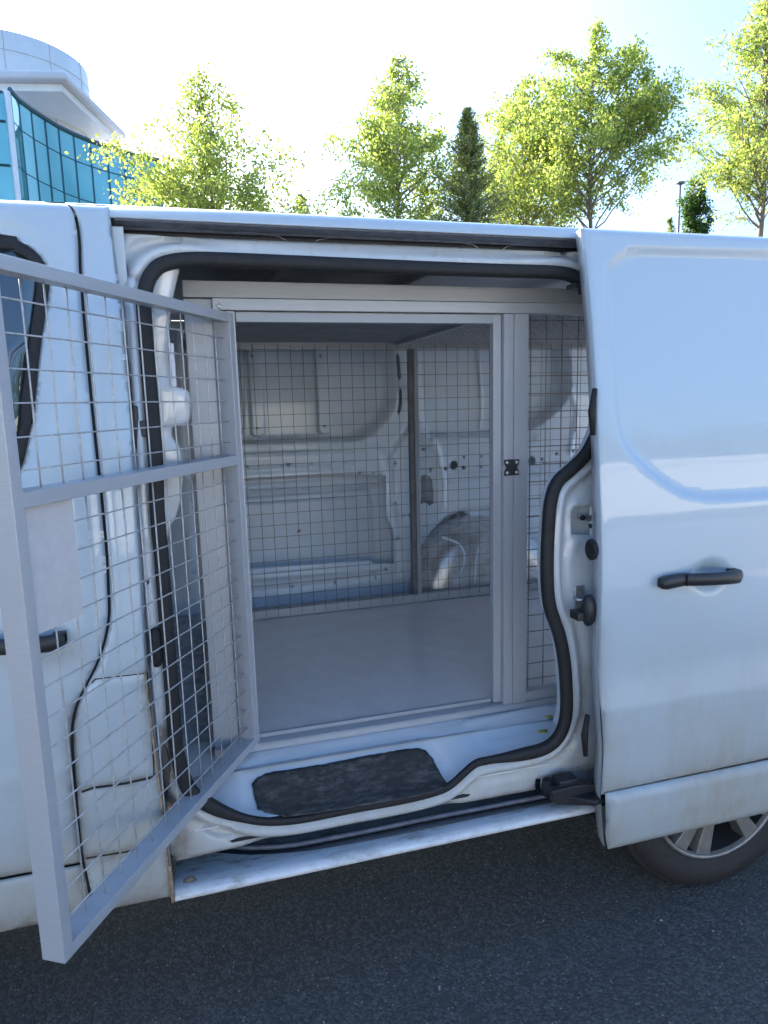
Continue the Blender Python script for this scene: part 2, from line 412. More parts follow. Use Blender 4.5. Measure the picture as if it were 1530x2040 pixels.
def birch(name, base, H, prof_r, nleaf, size, label, cat='tree', mat=None, group=None, lean=0.0, nb=60, zmin=.48, airy=.5):
    """prof_r: list of (height fraction, crown radius) measured off the outline"""
    bx_, by_ = base; t = empty(name, (bx_, by_, 0), label, cat, group)
    hf = [p[0] for p in prof_r]; rf = [p[1] for p in prof_r]
    trunk = []; n = 14
    wob = rng.normal(0, .012*H, (n, 2)).cumsum(0)*.35
    for i in range(n): trunk.append((bx_+wob[i, 0]+lean*i/n, by_+wob[i, 1], H*.97*i/(n-1)))
    m = MB(); m.tube(trunk, [max(.008, .011*H*(1-i/n)**1.1) for i in range(n)], 7)
    T = np.array(trunk); L = []; mr = float(np.mean(rf[1:-1]))
    for b in range(nb):
        h = zmin+(1.01-zmin)*rng.uniform()**.85; a = rng.uniform(0, 2*math.pi)
        i = h*(n-1)/.97*.90; i = max(0, min(i/.9*.97, n-1.01)); k = int(i); p = T[k]+(T[k+1]-T[k])*(i-k)
        hz = p[2]/H; ru = rng.uniform(.6, 1.6); rad = np.interp(hz, hf, rf)
        for _ in range(3): rad = np.interp(min(1, hz+.7*ru*rad/H), hf, rf)
        rad = max(.15, rad*rng.uniform(.72, 1.18))
        rise = ru*rad; pts = []; ns = 7
        for j in range(ns):
            s = j/(ns-1); pts.append(p+np.array([math.cos(a)*rad*s, math.sin(a)*rad*s, rise*(s-.25*s*s)])+rng.normal(0, .03*rad, 3)*(s > 0))
        m.tube(pts, [max(.004, .0035*H*(1-h*.7)*(1-s*.8)) for s in np.linspace(0, 1, ns)], 5)
        pts = np.array(pts)
        nt_ = int(2+rad*7); share = .05+.95*min(1.7, rad/mr)**1.3
        for q in range(nt_):
            s = rng.uniform(.25, 1)**.8*(ns-1.001); k = int(s); c = pts[k]+(pts[k+1]-pts[k])*(s-k)
            d = rng.normal(size=3); d[2] = abs(d[2])*.3; d /= np.linalg.norm(d); ln_ = rng.uniform(.25, .6)*(.4+.35*rad)
            tw = [c+d*ln_*v+np.array([0, 0, -.55*ln_*v*v]) for v in (0, .5, 1)]
            m.tube(tw, .004, 3, cap=False)
            nl = max(3, int(nleaf*share/(nb*nt_)*rng.uniform(.3, 1.7)))
            v = rng.uniform(.1, 1.1, nl)[:, None]; L.append(c+d*ln_*v+np.array([0, 0, -.55*ln_])*v*v+rng.normal(0, .085, (nl, 3)))
    m.build('trunk', M_bark, t, True)
    leaves('crown', np.concatenate(L), size, mat or M_birch, t)
    return t
BY = 18.0
def at(x, y, Y=BY): return onY(x, y, Y)
def tree_px(name, cx, top, prof_px, Y, *a, **k):
    """outline read at the tree's own distance: (y, half width) in photo units -> metres"""
    P = at(cx, top, Y); H = P[2]; base = at(cx, 440, Y); pr = [(0, .25*prof_px[-1][1]*Y/F), ]
    L = []
    for y, hw in prof_px:
        q = at(cx, y, Y); q2 = at(cx+hw, y, Y); L.append((q[2]/H, abs(q2[0]-q[0])))
    L = sorted(L); L = [(0, L[0][1]*.9)]+L+[(1.0, .05)]
    return birch(name, (base[0], Y), H, L, *a, lean=P[0]-base[0], **k)
tree_px('birch_tree', 428, 140, [(190, 45), (240, 95), (290, 140), (340, 190), (380, 215), (430, 215)], 12, 36000, .068, 'yellow-green birch beside the blue glass building, leftmost of the birches', nb=130)
tree_px('birch_tree', 785, 100, [(140, 30), (200, 75), (270, 110), (340, 130), (430, 130)], 18, 22000, .098, 'airy yellow-green birch in the middle with two spruces at its right', nb=110)
tree_px('birch_tree', 1045, 140, [(180, 40), (240, 75), (320, 110), (400, 135), (440, 140)], 19.5, 26000, .10, 'dense yellow-green birch between the spruces and the tallest birch', nb=160)
tree_px('birch_tree', 1190, 35, [(80, 65), (150, 95), (220, 125), (300, 138), (380, 132), (450, 112)], 17, 46000, .093, 'tallest birch, a full crown rising beside the sliding door corner', nb=105)
tree_px('birch_tree', 1535, -60, [(0, 35), (60, 75), (120, 90), (200, 112), (300, 122), (400, 112), (450, 100)], 17, 38000, .093, 'birch cut off by the right edge, right of the lamp post', nb=150)
def conifer(base, H, R, label, size=.10, n=48, name='spruce_tree', col=None, nl=46):
    t = empty(name, (base[0], base[1], 0), label, 'tree'); m = MB(); m.tube([(base[0], base[1], 0), (base[0], base[1], H)], [.012*H, .01], 7); L = []
    for i in range(n*7):
        h = rng.uniform(.45, .99); a = rng.uniform(0, 6.28); r = R*(1-h)**1.0*rng.uniform(.6, 1.2)+.04; z = H*h
        e = np.array([base[0]+r*math.cos(a), base[1]+r*math.sin(a), z+.42*r+.05]); s_ = np.array([base[0], base[1], z])
        m.tube([s_, s_+(e-s_)*.5+np.array([0, 0, -.06*r]), e], [.02, .012, .004], 4)
        k = int(nl*(.5+r*.8)); v = rng.uniform(.1, 1, k)[:, None]
        L.append(s_+(e-s_)*v+rng.normal(0, .045, (k, 3))*(1.1-v*.7)+np.array([0, 0, -.06*r])*np.sin(v*3.14))
    m.build('trunk', M_bark, t, True); leaves('crown', np.concatenate(L), size, col or M_con, t, droop=-.3, aspect=3.5); return t
p = at(932, 212, 15.5); conifer((p[0], 15.5), p[2], 3.0, 'dark green spruce with a pointed top behind the birches, the taller of the two', .075, 64, nl=80)
p = at(1002, 232, 26); conifer((p[0], 26), p[2], 3.2, 'small pale spruce tip showing beside the dense birch', .15, 22)
p = at(598, 388, 30); conifer((p[0], 30), p[2], 3.6, 'low dark spruce top just above the roof, left of the middle birch', .16, 22)
p = at(1335, 434, 34); conifer((p[0], 34), p[2], 3.6, 'low dark spruce top just above the roof beside the lamp post', .16, 22)
tree_px('poplar_tree', 1393, 345, [(365, 12), (400, 20), (450, 24)], 26, 14000, .12, 'narrow dark green tree standing right of the lamp post', nb=90, mat=M_green)
# lamp post
M_post = simple('lamp_metal', (.20, .20, .21), .5, .5, 30, .1)
a = at(1355, 366, 30); lpst = empty('street_lamp', (a[0], 30, 0), 'slim grey lamp post with a flat head between the two right-hand birches', 'street lamp')
MB().tube([(a[0], 30, 0), (a[0], 30, a[2])], [.09, .055], 10).build('pole', M_post, lpst, True)
MB().prism([(a[0]-.25, a[2]), (a[0]+.20, a[2]-.02), (a[0]+.26, a[2]+.05), (a[0]+.1, a[2]+.12), (a[0]-.22, a[2]+.06)], 'y', 29.85, 30.15).build('lamp_head', M_post, lpst, bevel=.02)

# building
M_clad = simple('cream_cladding', (.88, .84, .78), .55, 0, 1.5, .04)
M_canopy = simple('canopy_grey', (.66, .65, .65), .5, 0, 1.5, .05)
M_joint = simple('joint_grey', (.55, .53, .50), .7)
M_mull = simple('mullion_dark', (.05, .13, .17), .4, .3)
mgl, t, bs = new_mat('teal_glass')
t.links.new(mixc(t, ramp(t, noise(t, .25, 2), .35, .65), (.10, .36, .36), (.22, .52, .52)), bs.inputs['Base Color']); bs.inputs['Roughness'].default_value = .03; bs.inputs['IOR'].default_value = 1.7
bs.inputs['Metallic'].default_value = .35
bld = empty('office_building', (-8, 42, 0), 'modern office building with a curved teal glass front and round cream tower', 'building')
plan = [tuple(onZ(x, y, 14.5)[:2]) for x, y in [(20, 179), (42, 204), (79, 229), (125, 257), (178, 280), (232, 298), (285, 313)]]
plan = spline(plan, 6); plan += [(plan[-1][0]+.8, plan[-1][1]+.3)]
L = resample(plan, 1.0, False)
acc = np.concatenate([[0], np.cumsum(np.linalg.norm(np.diff(L, axis=0), axis=1))]); nw = 10; tt = np.linspace(0, acc[-1], nw+1)
gx_ = np.interp(tt, acc, L[:, 0]); gy_ = np.interp(tt, acc, L[:, 1])
rows = [0.0, 2.6, 4.9, 6.0, 8.3, 9.7, 11.6, 13.3, 14.42]
for i in range(nw):
    m = MB()
    for j in range(len(rows)-1):
        a0, b0 = (gx_[i], gy_[i]), (gx_[i+1], gy_[i+1]); z0, z1 = rows[j], rows[j+1]
        tw = rng.uniform(-.004, .004); tz = rng.uniform(-.004, .004)
        m.add([(a0[0], a0[1], z0), (b0[0], b0[1]+tw, z0), (b0[0], b0[1]+tw+tz, z1), (a0[0], a0[1]+tz, z1)], [(0, 1, 2, 3)])
    m.build('glass_bay', mgl, bld)
m = MB()
for i in range(nw+1): m.box(gx_[i]-.018, gx_[i]+.018, gy_[i]-.07, gy_[i]+.05, 0, 14.42)
m.build('mullion', M_mull, bld)
m = MB()
for z in rows[1:-1]: m.tube([(x, y-.02, z) for x, y in zip(gx_, gy_)], .022, 4)
m.tube([(x, y-.05, 14.5) for x, y in zip(gx_, gy_)], .10, 6)
m.build('transom', M_mull, bld)
# glass end wall at the left with its white post
e0 = plan[0]
MB().add([(e0[0]-.05, e0[1]+.1, 0), (e0[0]-9, e0[1]-.6, 0), (e0[0]-9, e0[1]-.6, 14.45), (e0[0]-.05, e0[1]+.1, 14.45)], [(0, 1, 2, 3)]).build('glass_bay', mgl, bld)
MB().tube([(e0[0]-.1, e0[1]-.05, 0), (e0[0]-.1, e0[1]-.05, 14.4)], .12, 10).build('corner_post', M_clad, bld, True)
m = MB()
for z in rows[1:]: m.tube([(e0[0]-.3, e0[1]+.02, z), (e0[0]-9, e0[1]-.65, z)], .04, 4)
m.tube([(e0[0]-.9, e0[1]-.02, 0), (e0[0]-.9, e0[1]-.02, 14.4)], .04, 4)
m.build('transom', M_mull, bld)
MB().add([(x, y+.5, 14.4) for x, y in plan]+[(plan[-1][0], plan[-1][1]+14, 14.4), (e0[0]-9, e0[1]+24, 14.4), (e0[0]-9, e0[1], 14.4)], [tuple(range(len(plan)+3))]).build('flat_roof', M_canopy, bld)
# tower
TC = (-8.05, 42.3); TR = 4.1; TZ = 19.8
tw_ = MB().lathe((TC[0], TC[1], 0), (0, 0, 1), [(TR, 13.5), (TR, TZ-.02), (TR-.25, TZ), (0, TZ)], 96).build('tower', M_clad, bld, False)
tw_.data.polygons.foreach_set('use_smooth', [abs(p.normal.z) < .5 for p in tw_.data.polygons])
m = MB()
for k in range(12):
    a = 2*math.pi*(k+.35)/12; x, y = TC[0]+(TR+.004)*math.cos(a), TC[1]+(TR+.004)*math.sin(a); m.tube([(x, y, 13.5), (x, y, TZ)], .022, 4)
for z in (15.1, 18.9):
    m.tube([(TC[0]+(TR+.004)*math.cos(a), TC[1]+(TR+.004)*math.sin(a), z) for a in np.linspace(0, 6.2832, 64, endpoint=False)], .022, 4, closed=True)
m.build('panel_joint', M_joint, tw_)
# canopy
ZC = 17.0
c1 = onZ(128, 139, ZC); c2 = onZ(251, 263, ZC); c0 = onZ(0, 137, ZC)
cp = [(c0[0]-14, c0[1]+1.0), (c0[0], c0[1]), (c1[0], c1[1]), (c2[0], c2[1]), (c2[0]-.5, c2[1]+.35), (TC[0]+3, TC[1]+6), (c0[0]-14, TC[1]+6)]
MB().prism(cp, 'z', ZC-.40, ZC).build('canopy', M_canopy, bld, bevel=.14, seg=3)
cc = np.array([TC[0], TC[1]+1]); cp2 = [tuple(cc+(np.array(p)-cc)*.94) for p in cp]
MB().prism(cp2, 'z', ZC-.75, ZC-.405).build('soffit', M_clad, bld, bevel=.03)
# what lies behind the photographer: sunlit paving, a low pale building, a line of trees
pv = MB().box(-60, 60, -14, -3.6, -.2, .004).build('unseen_pavement', simple('pale_concrete', (.26, .26, .255), .8, 0, 3, .12)); tag(pv, kind='structure')
pv = MB().box(3.3, 14, -3.6, 14, -.2, .004).build('unseen_pavement', simple('bounce_concrete', (.55, .50, .45), .8, 0, 3, .12)); tag(pv, kind='structure')  # added unseen slab off the van's rear, bouncing warm light into the cargo bay
M_wall = simple('pale_render', (.60, .59, .57), .7, 0, 2, .06)
lb = empty('low_building', (0, -26, 0), 'long low pale building across the car park behind the photographer', 'building')
MB().box(-42, 42, -26, -16-8, 0, 3.3).box(-42, 42, -26.1, -23.9, 3.3, 3.7).build('wall', M_wall, lb)
P = []
for i in range(70):
    c = np.array([rng.uniform(-50, 50), rng.uniform(-36, -30), rng.uniform(3.5, 7.0)]); d = rng.normal(size=(260, 3)); d /= np.linalg.norm(d, axis=1)[:, None]
    P.append(c+d*np.array([2.6, 2.0, 2.2])*rng.uniform(.6, 1, (260, 1)))
wd = leaves('treeline', np.concatenate(P), .55, M_green, None); tag(wd, kind='stuff')


P = rng.uniform([-1.6, -1.5], [2.6, .1], (230, 2)); m = MB()
for x, y in P:
    r = rng.uniform(.0015, .0045) if rng.uniform() < .93 else .007
    a = rng.uniform(0, 6, 5); a.sort()
    m.add([(x+r*math.cos(q), y+r*math.sin(q), .0) for q in a]+[(x+.5*r*math.cos(q), y+.5*r*math.sin(q), r*.9) for q in a], [(0, 1, 6, 5), (1, 2, 7, 6), (2, 3, 8, 7), (3, 4, 9, 8), (4, 0, 5, 9), (5, 6, 7, 8, 9)])
tag(m.build('grit', simple('pale_grit', (.34, .32, .29), .8, 0, 200, .5)), kind='stuff')
# ------------------------------------------------------------------ the van
van = empty('van', (0.3, .95, 0), 'white panel van with its side door slid open, dirty along the sills', 'van')
RS0 = [(.1022, 1.852), (.1035, 1.860), (.109, 1.870), (.124, 1.880), (.155, 1.888), (.22, 1.901), (.40, 1.925), (.70, 1.945), (.95, 1.950)]
RSS = spline(RS0, 3)
skin = lambda x, z: np.where(np.asarray(z) > 1.852, np.interp(z, [q[1] for q in RSS[:14]], [q[0] for q in RSS[:14]]), prof(z))
def off(d): return lambda x, z: prof(z)+d

# --- cut line between cab door and pillar, pillar and door frame
cut = XZ([(152, 402), (157, 430), (165, 560), (185, 790), (205, 980), (216, 1100), (220, 1180), (221, 1225), (213, 1275), (196, 1325), (176, 1365),
          (158, 1403), (149, 1440), (147, 1480), (152, 1550), (160, 1650), (166, 1705)])
cut = [(-.208, 1.887), (-.192, 1.872), (-.183, 1.850), (-.180, 1.80)] + cut[2:]
cut = spline(cut, 4)
jl = XZ([(215, 402), (224, 470), (235, 560), (250, 700), (262, 850), (272, 1000), (282, 1150), (293, 1341), (312, 1500), (325, 1600), (335, 1700), (345, 1788)])
jl = [(jl[0][0], 1.887)] + jl[1:]
jl = spline(jl, 4)
zb = jl[-1][1]
gap = .006
# pillar panel (between the cab door and the door frame)
o_ = [(x-.001, z) for x, z in cut] + [(cut[-1][0]+.012, zb)] + jl[::-1]
o_[0] = (o_[0][0], 1.887)
seams = []
def px_line(pts, o=0.0): return XZ(pts, o)
flap = px_line([(182, 1362), (190, 1354), (250, 1347), (293, 1342), (298, 1390), (303, 1470), (307, 1548)])
low1 = px_line([(172, 1712), (205, 1706), (250, 1699), (300, 1686), (335, 1672)])
flap_b = px_line([(163, 1579), (185, 1571), (250, 1562), (307, 1549)])
lowcut = [p for p in cut if p[1] < .86]; lowjl = [p for p in jl if p[1] < .95]
pil = sheet('pillar_panel', o_, [], skin, .010, M_paint, van, edge=.006, edgetop=1.84, thick=.0012,
            grime=[(lowcut, .010, .75), (flap_b, .012, .6), (low1, .014, .8), (lowjl, .014, .8), ([(-.3, zb), (.1, zb)], .05, .6)],
            feats=[('line', flap, .004, .004), ('line', flap_b, .006, .004), ('line', low1, .005, .004),
                   ('line', px_line([(262, 470), (268, 700), (280, 900), (292, 1080)]), -.002, .008)])
def strip(name, line, offs, r, mat, parent=van):
    pts = [(x, float(prof(z))+offs, z) for x, z in line]
    return MB().tube(pts, r, 6).build(name, mat, parent, True)
strip('panel_seam', flap, .0035, .0017, M_void); strip('panel_seam', low1, .0035, .002, M_void)
strip('panel_seam', flap_b, .003, .0026, M_void)
# stained edge between pillar and frame
strip('rust_streak', [(x-.004, z) for x, z in jl if z < .93], .004, .0035, M_stain)
# dark backing behind the cut line
MB().tube([(x-.002, float(prof(z))+.022, z) for x, z in cut if z < 1.855]+[(cut[-1][0]+.006, .022, zb)], .016, 6).build('gap_backing', M_void, van)

# cab door
WT = XZ([(0, 467)])[0][1]
win_o = [(-.95, 1.70), (-.60, WT+.012)] + XZ([(0, 467), (34, 479), (61, 494), (85, 519), (97, 555), (92, 610), (85, 652), (76, 720), (68, 805), (56, 873), (44, 924), (27, 961)]) + [(-.342, 1.288), (-.362, 1.256), (-.40, 1.238), (-.50, 1.232), (-1.02, 1.22), (-1.06, 1.25)]
win_i = [(-.93, 1.672), (-.60, WT-.016)] + XZ([(0, 494), (27, 501), (58, 518), (72, 542), (75, 560), (65, 635), (51, 737), (44, 788), (39, 856), (25, 917)]) + [(-.350, 1.325), (-.372, 1.293), (-.41, 1.274), (-.50, 1.268), (-.99, 1.255), (-1.02, 1.28)]
win_o = spline(win_o, 3, True); win_i = spline(win_i, 3, True)
zdb = XZ([(0, 1752)])[0][1]
cab_o = [(x-.007, z) for x, z in cut] + [(cut[-1][0]-.004, zdb), (-1.35, zdb), (-1.42, .9), (-1.40, 1.2), (-.98, 1.81), (-.90, 1.887), (-.23, 1.887)]
cab_o[0] = (-.213, 1.887)
hc = XZ([(75, 1275)])[0]
cab = sheet('cab_door', cab_o, [win_o], skin, .012, M_paint, van, edge=.006, edgetop=1.84, thick=.0012,
            grime=[(lowcut, .016, .9), ([(-1.4, zdb), (-.17, zdb)], .03, .45), (XZ([(60, 1315), (140, 1300)]), .02, .4)],
            feats=[('rec', [(-.98, 1.73)]+XZ([(-20, 440), (40, 452), (85, 480), (118, 540), (112, 640), (95, 760), (80, 880), (60, 950), (45, 985)])+[(-.36, 1.235), (-.42, 1.21), (-1.1, 1.19)], .006, .03),
                   ('line', XZ([(0, 1560), (150, 1535)]), -.003, .02)])
sheet('window_seal', win_o, [win_i], off(.004), .012, M_rubber, cab, thick=.006)
sheet('window_glass', [(x*1.0, z) for x, z in win_i], [], off(.006), .04, M_glass, cab, thick=.003)
def handle(name, cx, cz, length, Yb, parent, key=True):
    m = MB(); n = 14; h = .036
    rings = []
    for i in range(n+1):
        s = i/n; x = cx-length/2+length*s
        dy = .028*math.sin(math.pi*min(1, max(0, (s-.30)/.70)))**.6 if s > .30 else 0
        hh = h*(1-.12*math.sin(math.pi*s)) if 0 < i < n else h*.72
        y = Yb-.012-dy; zc = cz+.006*math.sin(math.pi*s)-.004
        th = .020 if s > .28 else .022
        rings.append([(x, y-th/2, zc-hh/2*.7), (x, y-th/2-.003, zc), (x, y-th/2, zc+hh/2*.7), (x, y-th/4, zc+hh/2), (x, y+th/2, zc+hh/2*.8), (x, y+th/2, zc-hh/2*.8), (x, y-th/4, zc-hh/2)])
    v = [p for r in rings for p in r]; k = 7; f = []
    for i in range(n):
        for j in range(k): f.append((i*k+j, i*k+(j+1) % k, (i+1)*k+(j+1) % k, (i+1)*k+j))
    for a in (0, n):
        f.append(tuple(range(a*k, a*k+k)))
    m.add(v, f)
    # feet joining the grip to the panel
    for xx in (cx-length*.30, cx+length*.44): m.box(xx-.012, xx+.012, Yb-.02, Yb+.006, cz-.010, cz+.010)
    o = m.build(name, M_plastic, parent, True)
    xg = cx-length/2+length*.27; MB().box(xg-.0008, xg+.0008, Yb-.0305, Yb-.02, cz-h*.36, cz+h*.40).build('key_cap', M_void, o)
    bm = bmesh.new(); bm.from_mesh(o.data); bmesh.ops.recalc_face_normals(bm, faces=bm.faces); bm.to_mesh(o.data); bm.free()
    return o
hx = onS(75, 1275); handle('door_handle', hx[0]-.045, hx[2]+.004, .20, -.004, cab)
# sill below the cab door
lo = [(-1.32, zdb-.006), (cut[-1][0]-.004, zdb-.006), (cut[-1][0]+.004, zb), (-1.32, zb-.002)]
sheet('cab_sill', lo, [], off(.002), .012, M_paint, van, edge=.005, thick=.0012, grime=[([(-1.32, zb), (0, zb)], .05, .6), ([(cut[-1][0], zb), (cut[-1][0], zdb)], .02, .8)])
# roof: one long skin with a rounded edge
rs = RSS; rs = rs+[(1.9-y, z) for y, z in rs[::-1][1:]]
def roofrow(x): # ahead of the sliding-door track the side skins run up over the edge
    lim = 1.8855 if x < XJ else 0
    return [(x, y, max(z, lim) if y < .3 or y > 1.6 else z) if z >= lim else (x, (.1455 if y < 1 else 1.7545), lim) for y, z in rs]
XJ = jl[0][0]+.004
xs = [-1.0, -.8, -.5, -.2, XJ-.0005, XJ, .2, .6, 1.0, 1.5, 2.0, 2.5, 2.72]
V = [(x, y, z-(.03*max(0, -x-.4))) for x_ in xs for x, y, z in roofrow(x_)]; n = len(rs)
roof = meshobj('roof', V, [(i*n+j, i*n+j+1, (i+1)*n+j+1, (i+1)*n+j) for i in range(len(xs)-1) for j in range(n-1)], M_paint, van, True)
MB().tube([(-.209-.02*k, y-.0005, z+.0005) for k, (y, z) in enumerate(rs[10:13])], .002, 6).build('gap_backing', M_void, van)
m_ = roof.modifiers.new('s', 'SOLIDIFY'); m_.thickness = .003; m_.offset = -1
# --- door frame with the opening
seal_px = [(299, 771), (292, 686), (287, 610), (291, 575), (303, 547), (329, 527), (396, 519), (553, 524), (700, 530), (850, 536), (1002, 541), (1100, 544), (1136, 551), (1160, 566), (1180, 590), (1192, 625), (1196, 680), (1196, 780), (1188, 850),
           (1174, 886), (1158, 911), (1131, 937), (1106, 961), (1093, 1000), (1088, 1062), (1086, 1120), (1087, 1169), (1092, 1208), (1102, 1238), (1112, 1269), (1121, 1321), (1125, 1390), (1122, 1432), (1108, 1466), (1080, 1488), (1029, 1501),
           (970, 1511), (944, 1518), (921, 1537), (895, 1560), (865, 1574), (800, 1590), (700, 1608), (619, 1624), (568, 1631), (517, 1631), (466, 1620), (422, 1602), (385, 1578), (366, 1545), (357, 1510), (350, 1477), (343, 1375), (333, 1256), (323, 1120), (314, 1018), (311, 924), (306, 856)]
op = spline([tuple(onS(x, y, .045)[[0, 2]]) for x, y in seal_px], 4, True)
bot_px = [(352, 1716), (430, 1697), (548, 1671), (640, 1654), (724, 1640), (850, 1613), (1065, 1573), (1180, 1552)]
bot = XZ(bot_px, .045)
ztk = 1.832
fo = [(x+.001, z) for x, z in jl[1:-1] if z < ztk and z > bot[0][1]]
fo = [(fo[0][0], ztk)] + fo + bot + [(1.20, bot[-1][1]), (1.20, ztk)]
ringo = []
sealfn = ('fn', lambda P: -.014*np.exp(-((dist(P, op, True)-.030)/.012)**2)+.010*np.exp(-((dist(P, op, True)-.055)/.012)**2))
latch = XZ([(1139, 1020), (1146, 1010), (1175, 1008), (1175, 1066), (1139, 1064)], .045)
slot = XZ([(1066, 1551), (1077, 1551), (1077, 1573), (1066, 1575)], .045)
hole1 = [(XZ([(293, 1156)], .045)[0][0]+.006*math.cos(a), XZ([(293, 1156)], .045)[0][1]+.0065*math.sin(a)) for a in np.linspace(0, 2*math.pi, 12, endpoint=False)]
def P_(pts): return XZ(pts, .045)
frame = sheet('door_frame', fo, [op, latch, slot, hole1], off(.045), .009, M_jamb, van, thick=.0012,
    grime=[([(x+.012, z) for x, z in jl if z < .8], .022, .9), ([(x+.03, z) for x, z in jl if z < .55], .03, .7), (bot, .008, .5), ([(.94, .45), (1.2, .5)], .05, .7), ([(.97, .47), (.97, .75)], .02, .5)],
    feats=[sealfn,
           ('line', P_([(262, 500), (272, 488), (300, 482), (345, 478), (400, 487), (470, 496), (640, 500), (1000, 512), (1090, 508), (1130, 500)]), .013, .008),
           ('line', P_([(234, 470), (238, 505), (243, 530), (258, 550), (280, 560)]), .010, .004),
           ('line', P_([(268, 620), (275, 800), (283, 960), (292, 1070)]), -.006, .007),
           ('line', P_([(255, 620), (262, 800), (270, 960), (280, 1100)]), .006, .006),
           ('rec', P_([(403, 1640), (415, 1634), (460, 1643), (471, 1655), (462, 1668), (430, 1668), (410, 1660)]), .006, .006),
           ('line', P_([(1060, 1560), (1068, 1543), (1130, 1532), (1165, 1520)]), -.004, .005),
           ('line', P_([(1132, 1458), (1150, 1470), (1175, 1474)]), .004, .004),
           ('line', P_([(1135, 1068), (1130, 1020), (1140, 1004), (1175, 1000)]), -.004, .004),
           ('line', P_([(1145, 1080), (1130, 1120), (1130, 1200), (1150, 1300), (1155, 1420)]), -.006, .010)])
# return face at the front edge of the frame (skin steps in to the frame)
def ribbon(line, offa, offb, name, mat, parent, closed=False):
    pts = line; n = len(pts); V = []
    for (x, z) in pts: V += [(x, float(prof(z))+offa, z), (x, float(prof(z))+offb, z)]
    f = [(2*i, 2*i+1, 2*((i+1) % n)+1, 2*((i+1) % n)) for i in range(n if closed else n-1)]
    return meshobj(name, V, f, mat, parent, True)
ribbon([p for p in jl if p[1] < 1.853], -.0, .047, 'frame_return', M_jamb, van)
# inner return of the opening, except along the step
k = [i for i, p in enumerate(op)]
up_line = [p for p in op if not (p[1] < .60 and p[0] < 1.05 and p[0] > -.03)]
# keep path order starting after the step
i0 = max(i for i, p in enumerate(op) if (p[1] < .60 and -.03 < p[0] < 1.05))
path = (op[i0+1:]+op[:i0+1]); path = [p for p in path if not (p[1] < .60 and -.03 < p[0] < 1.05)]
ribbon(path, .04, .085, 'frame_inner_return', M_jamb, van)
# weather seal
def sealtube():
    m = MB(); line = resample(op, .012); n = len(line)
    nrm = []
    for i in range(n):
        t = line[(i+1) % n]-line[i-1]; t /= np.linalg.norm(t)+1e-9; nrm.append((-t[1], t[0]))
    sec = [(.0150, .008), (.0148, -.007), (.0115, -.0105), (.003, -.0125), (-.006, -.012), (-.0125, -.0095), (-.0150, -.004), (-.0150, .008)]
    V = []; k = len(sec)
    for (x, z), (nx, nz) in zip(line, nrm):
        y = float(prof(z))+.035
        k_ = 1-.42*float(sstep((.62-z)/.08)*sstep((.80-x)/.12)*sstep((x+.02)/.1))      # trodden flat along the step
        for a, b in sec: V.append((x+nx*a*k_, y+b*k_, z+nz*a*k_))
    f = [(i*k+j, i*k+(j+1) % k, ((i+1) % n)*k+(j+1) % k, ((i+1) % n)*k+j) for i in range(n) for j in range(k)]
    return m.add(V, f).build('weather_seal', M_rubber, van, True)
sealtube()

# --- upper track
MB().prism([(.104, 1.853), (.165, 1.852), (.165, 1.829), (.176, 1.829), (.176, 1.857), (.104, 1.857)], 'x', jl[0][0]+.012, 2.3).build('upper_track', M_track, van)
MB().prism([(.104, 1.853), (.104, 1.849), (.138, 1.8435), (.142, 1.8405), (.145, 1.8405), (.141, 1.852)], 'x', jl[0][0]+.010, 2.3).build('track_lip', M_trackgrey, van)

# --- lower track and rocker lip
x0 = jl[-1][0]+.002
rk = [(.20, .352), (.20, .372), (.10, .376), (.05, .386), (.018, .3885), (.004, .384), (-.002, .377), (0.0, .368), (.008, .362), (.06, .352)]
rock = MB().prism([(y, z+.002) for y, z in rk], 'x', x0, 1.0).build('rocker_panel', M_sill, van, bevel=.003)
MB().prism([(.17, .40), (.205, .40), (.205, .50), (.17, .50)], 'x', x0, 1.25).build('track_back', M_void, van)
MB().prism([(.047, .455), (.17, .455), (.17, .461), (.047, .461)], 'x', x0, 1.25).build('track_roof', M_track, van)
rail = [onY(430, 1706, .14), onY(500, 1712, .10), onY(575, 1708, .07), onY(650, 1695, .055), onY(750, 1675, .05), onY(850, 1654, .05), onY(1088, 1607, .05), onY(1160, 1592, .05)]
rail = spline([tuple(p) for p in rail], 5)
MB().tube([(x, y+.012, z+.001) for x, y, z in rail], .017, 8).build('lower_track', M_track, van, True)
MB().tube([(x, y+.010, z+.026) for x, y, z in rail], .007, 8).build('track_rail', M_trackgrey, van, True)
# stain line at the left end of the rocker
MB().tube([(x0-.003, .0, .37), (x0-.002, -.002, .41), (x0-.004, 0, .46)], .004, 6).build('rust_streak', M_stain, van, True)
MB().lathe((x0+.035, .03, .3885), (0, -.3, 1), [(.017, -.004), (.015, .001), (.010, .0025), (0, .003)], 16).build('drain_plug', M_stain, van, True)

# --- step sill between seal and cage
def zsill(x, y):
    y = np.asarray(y, float)
    return .503+.057*sstep((y-.05)/.19)
def onSill(x, y):
    P = onZ(x, y, .53)
    for _ in range(20): P = onZ(x, y, float(zsill(P[0], P[1])))
    return tuple(P[:2])
def SP(pts): return [onSill(*p) for p in pts]
so_ = [(-.11, .046), (1.22, .046), (1.22, .36), (-.11, .36)]
sheet('step_sill', so_, [], zsill, .008, M_step, van, plane='xy', thick=.0015,
      feats=[('line', SP([(930, 1440), (1010, 1424), (1090, 1408)]), .006, .009), ('line', SP([(950, 1462), (1020, 1448), (1090, 1436)]), .006, .009),
             ('line', SP([(975, 1484), (1040, 1472), (1085, 1466)]), .006, .008),
             ('rec', SP([(480, 1530), (520, 1512), (700, 1478), (815, 1458), (850, 1462), (880, 1500), (905, 1540), (890, 1560), (700, 1606), (560, 1622), (490, 1608)]), -.004, .03)])
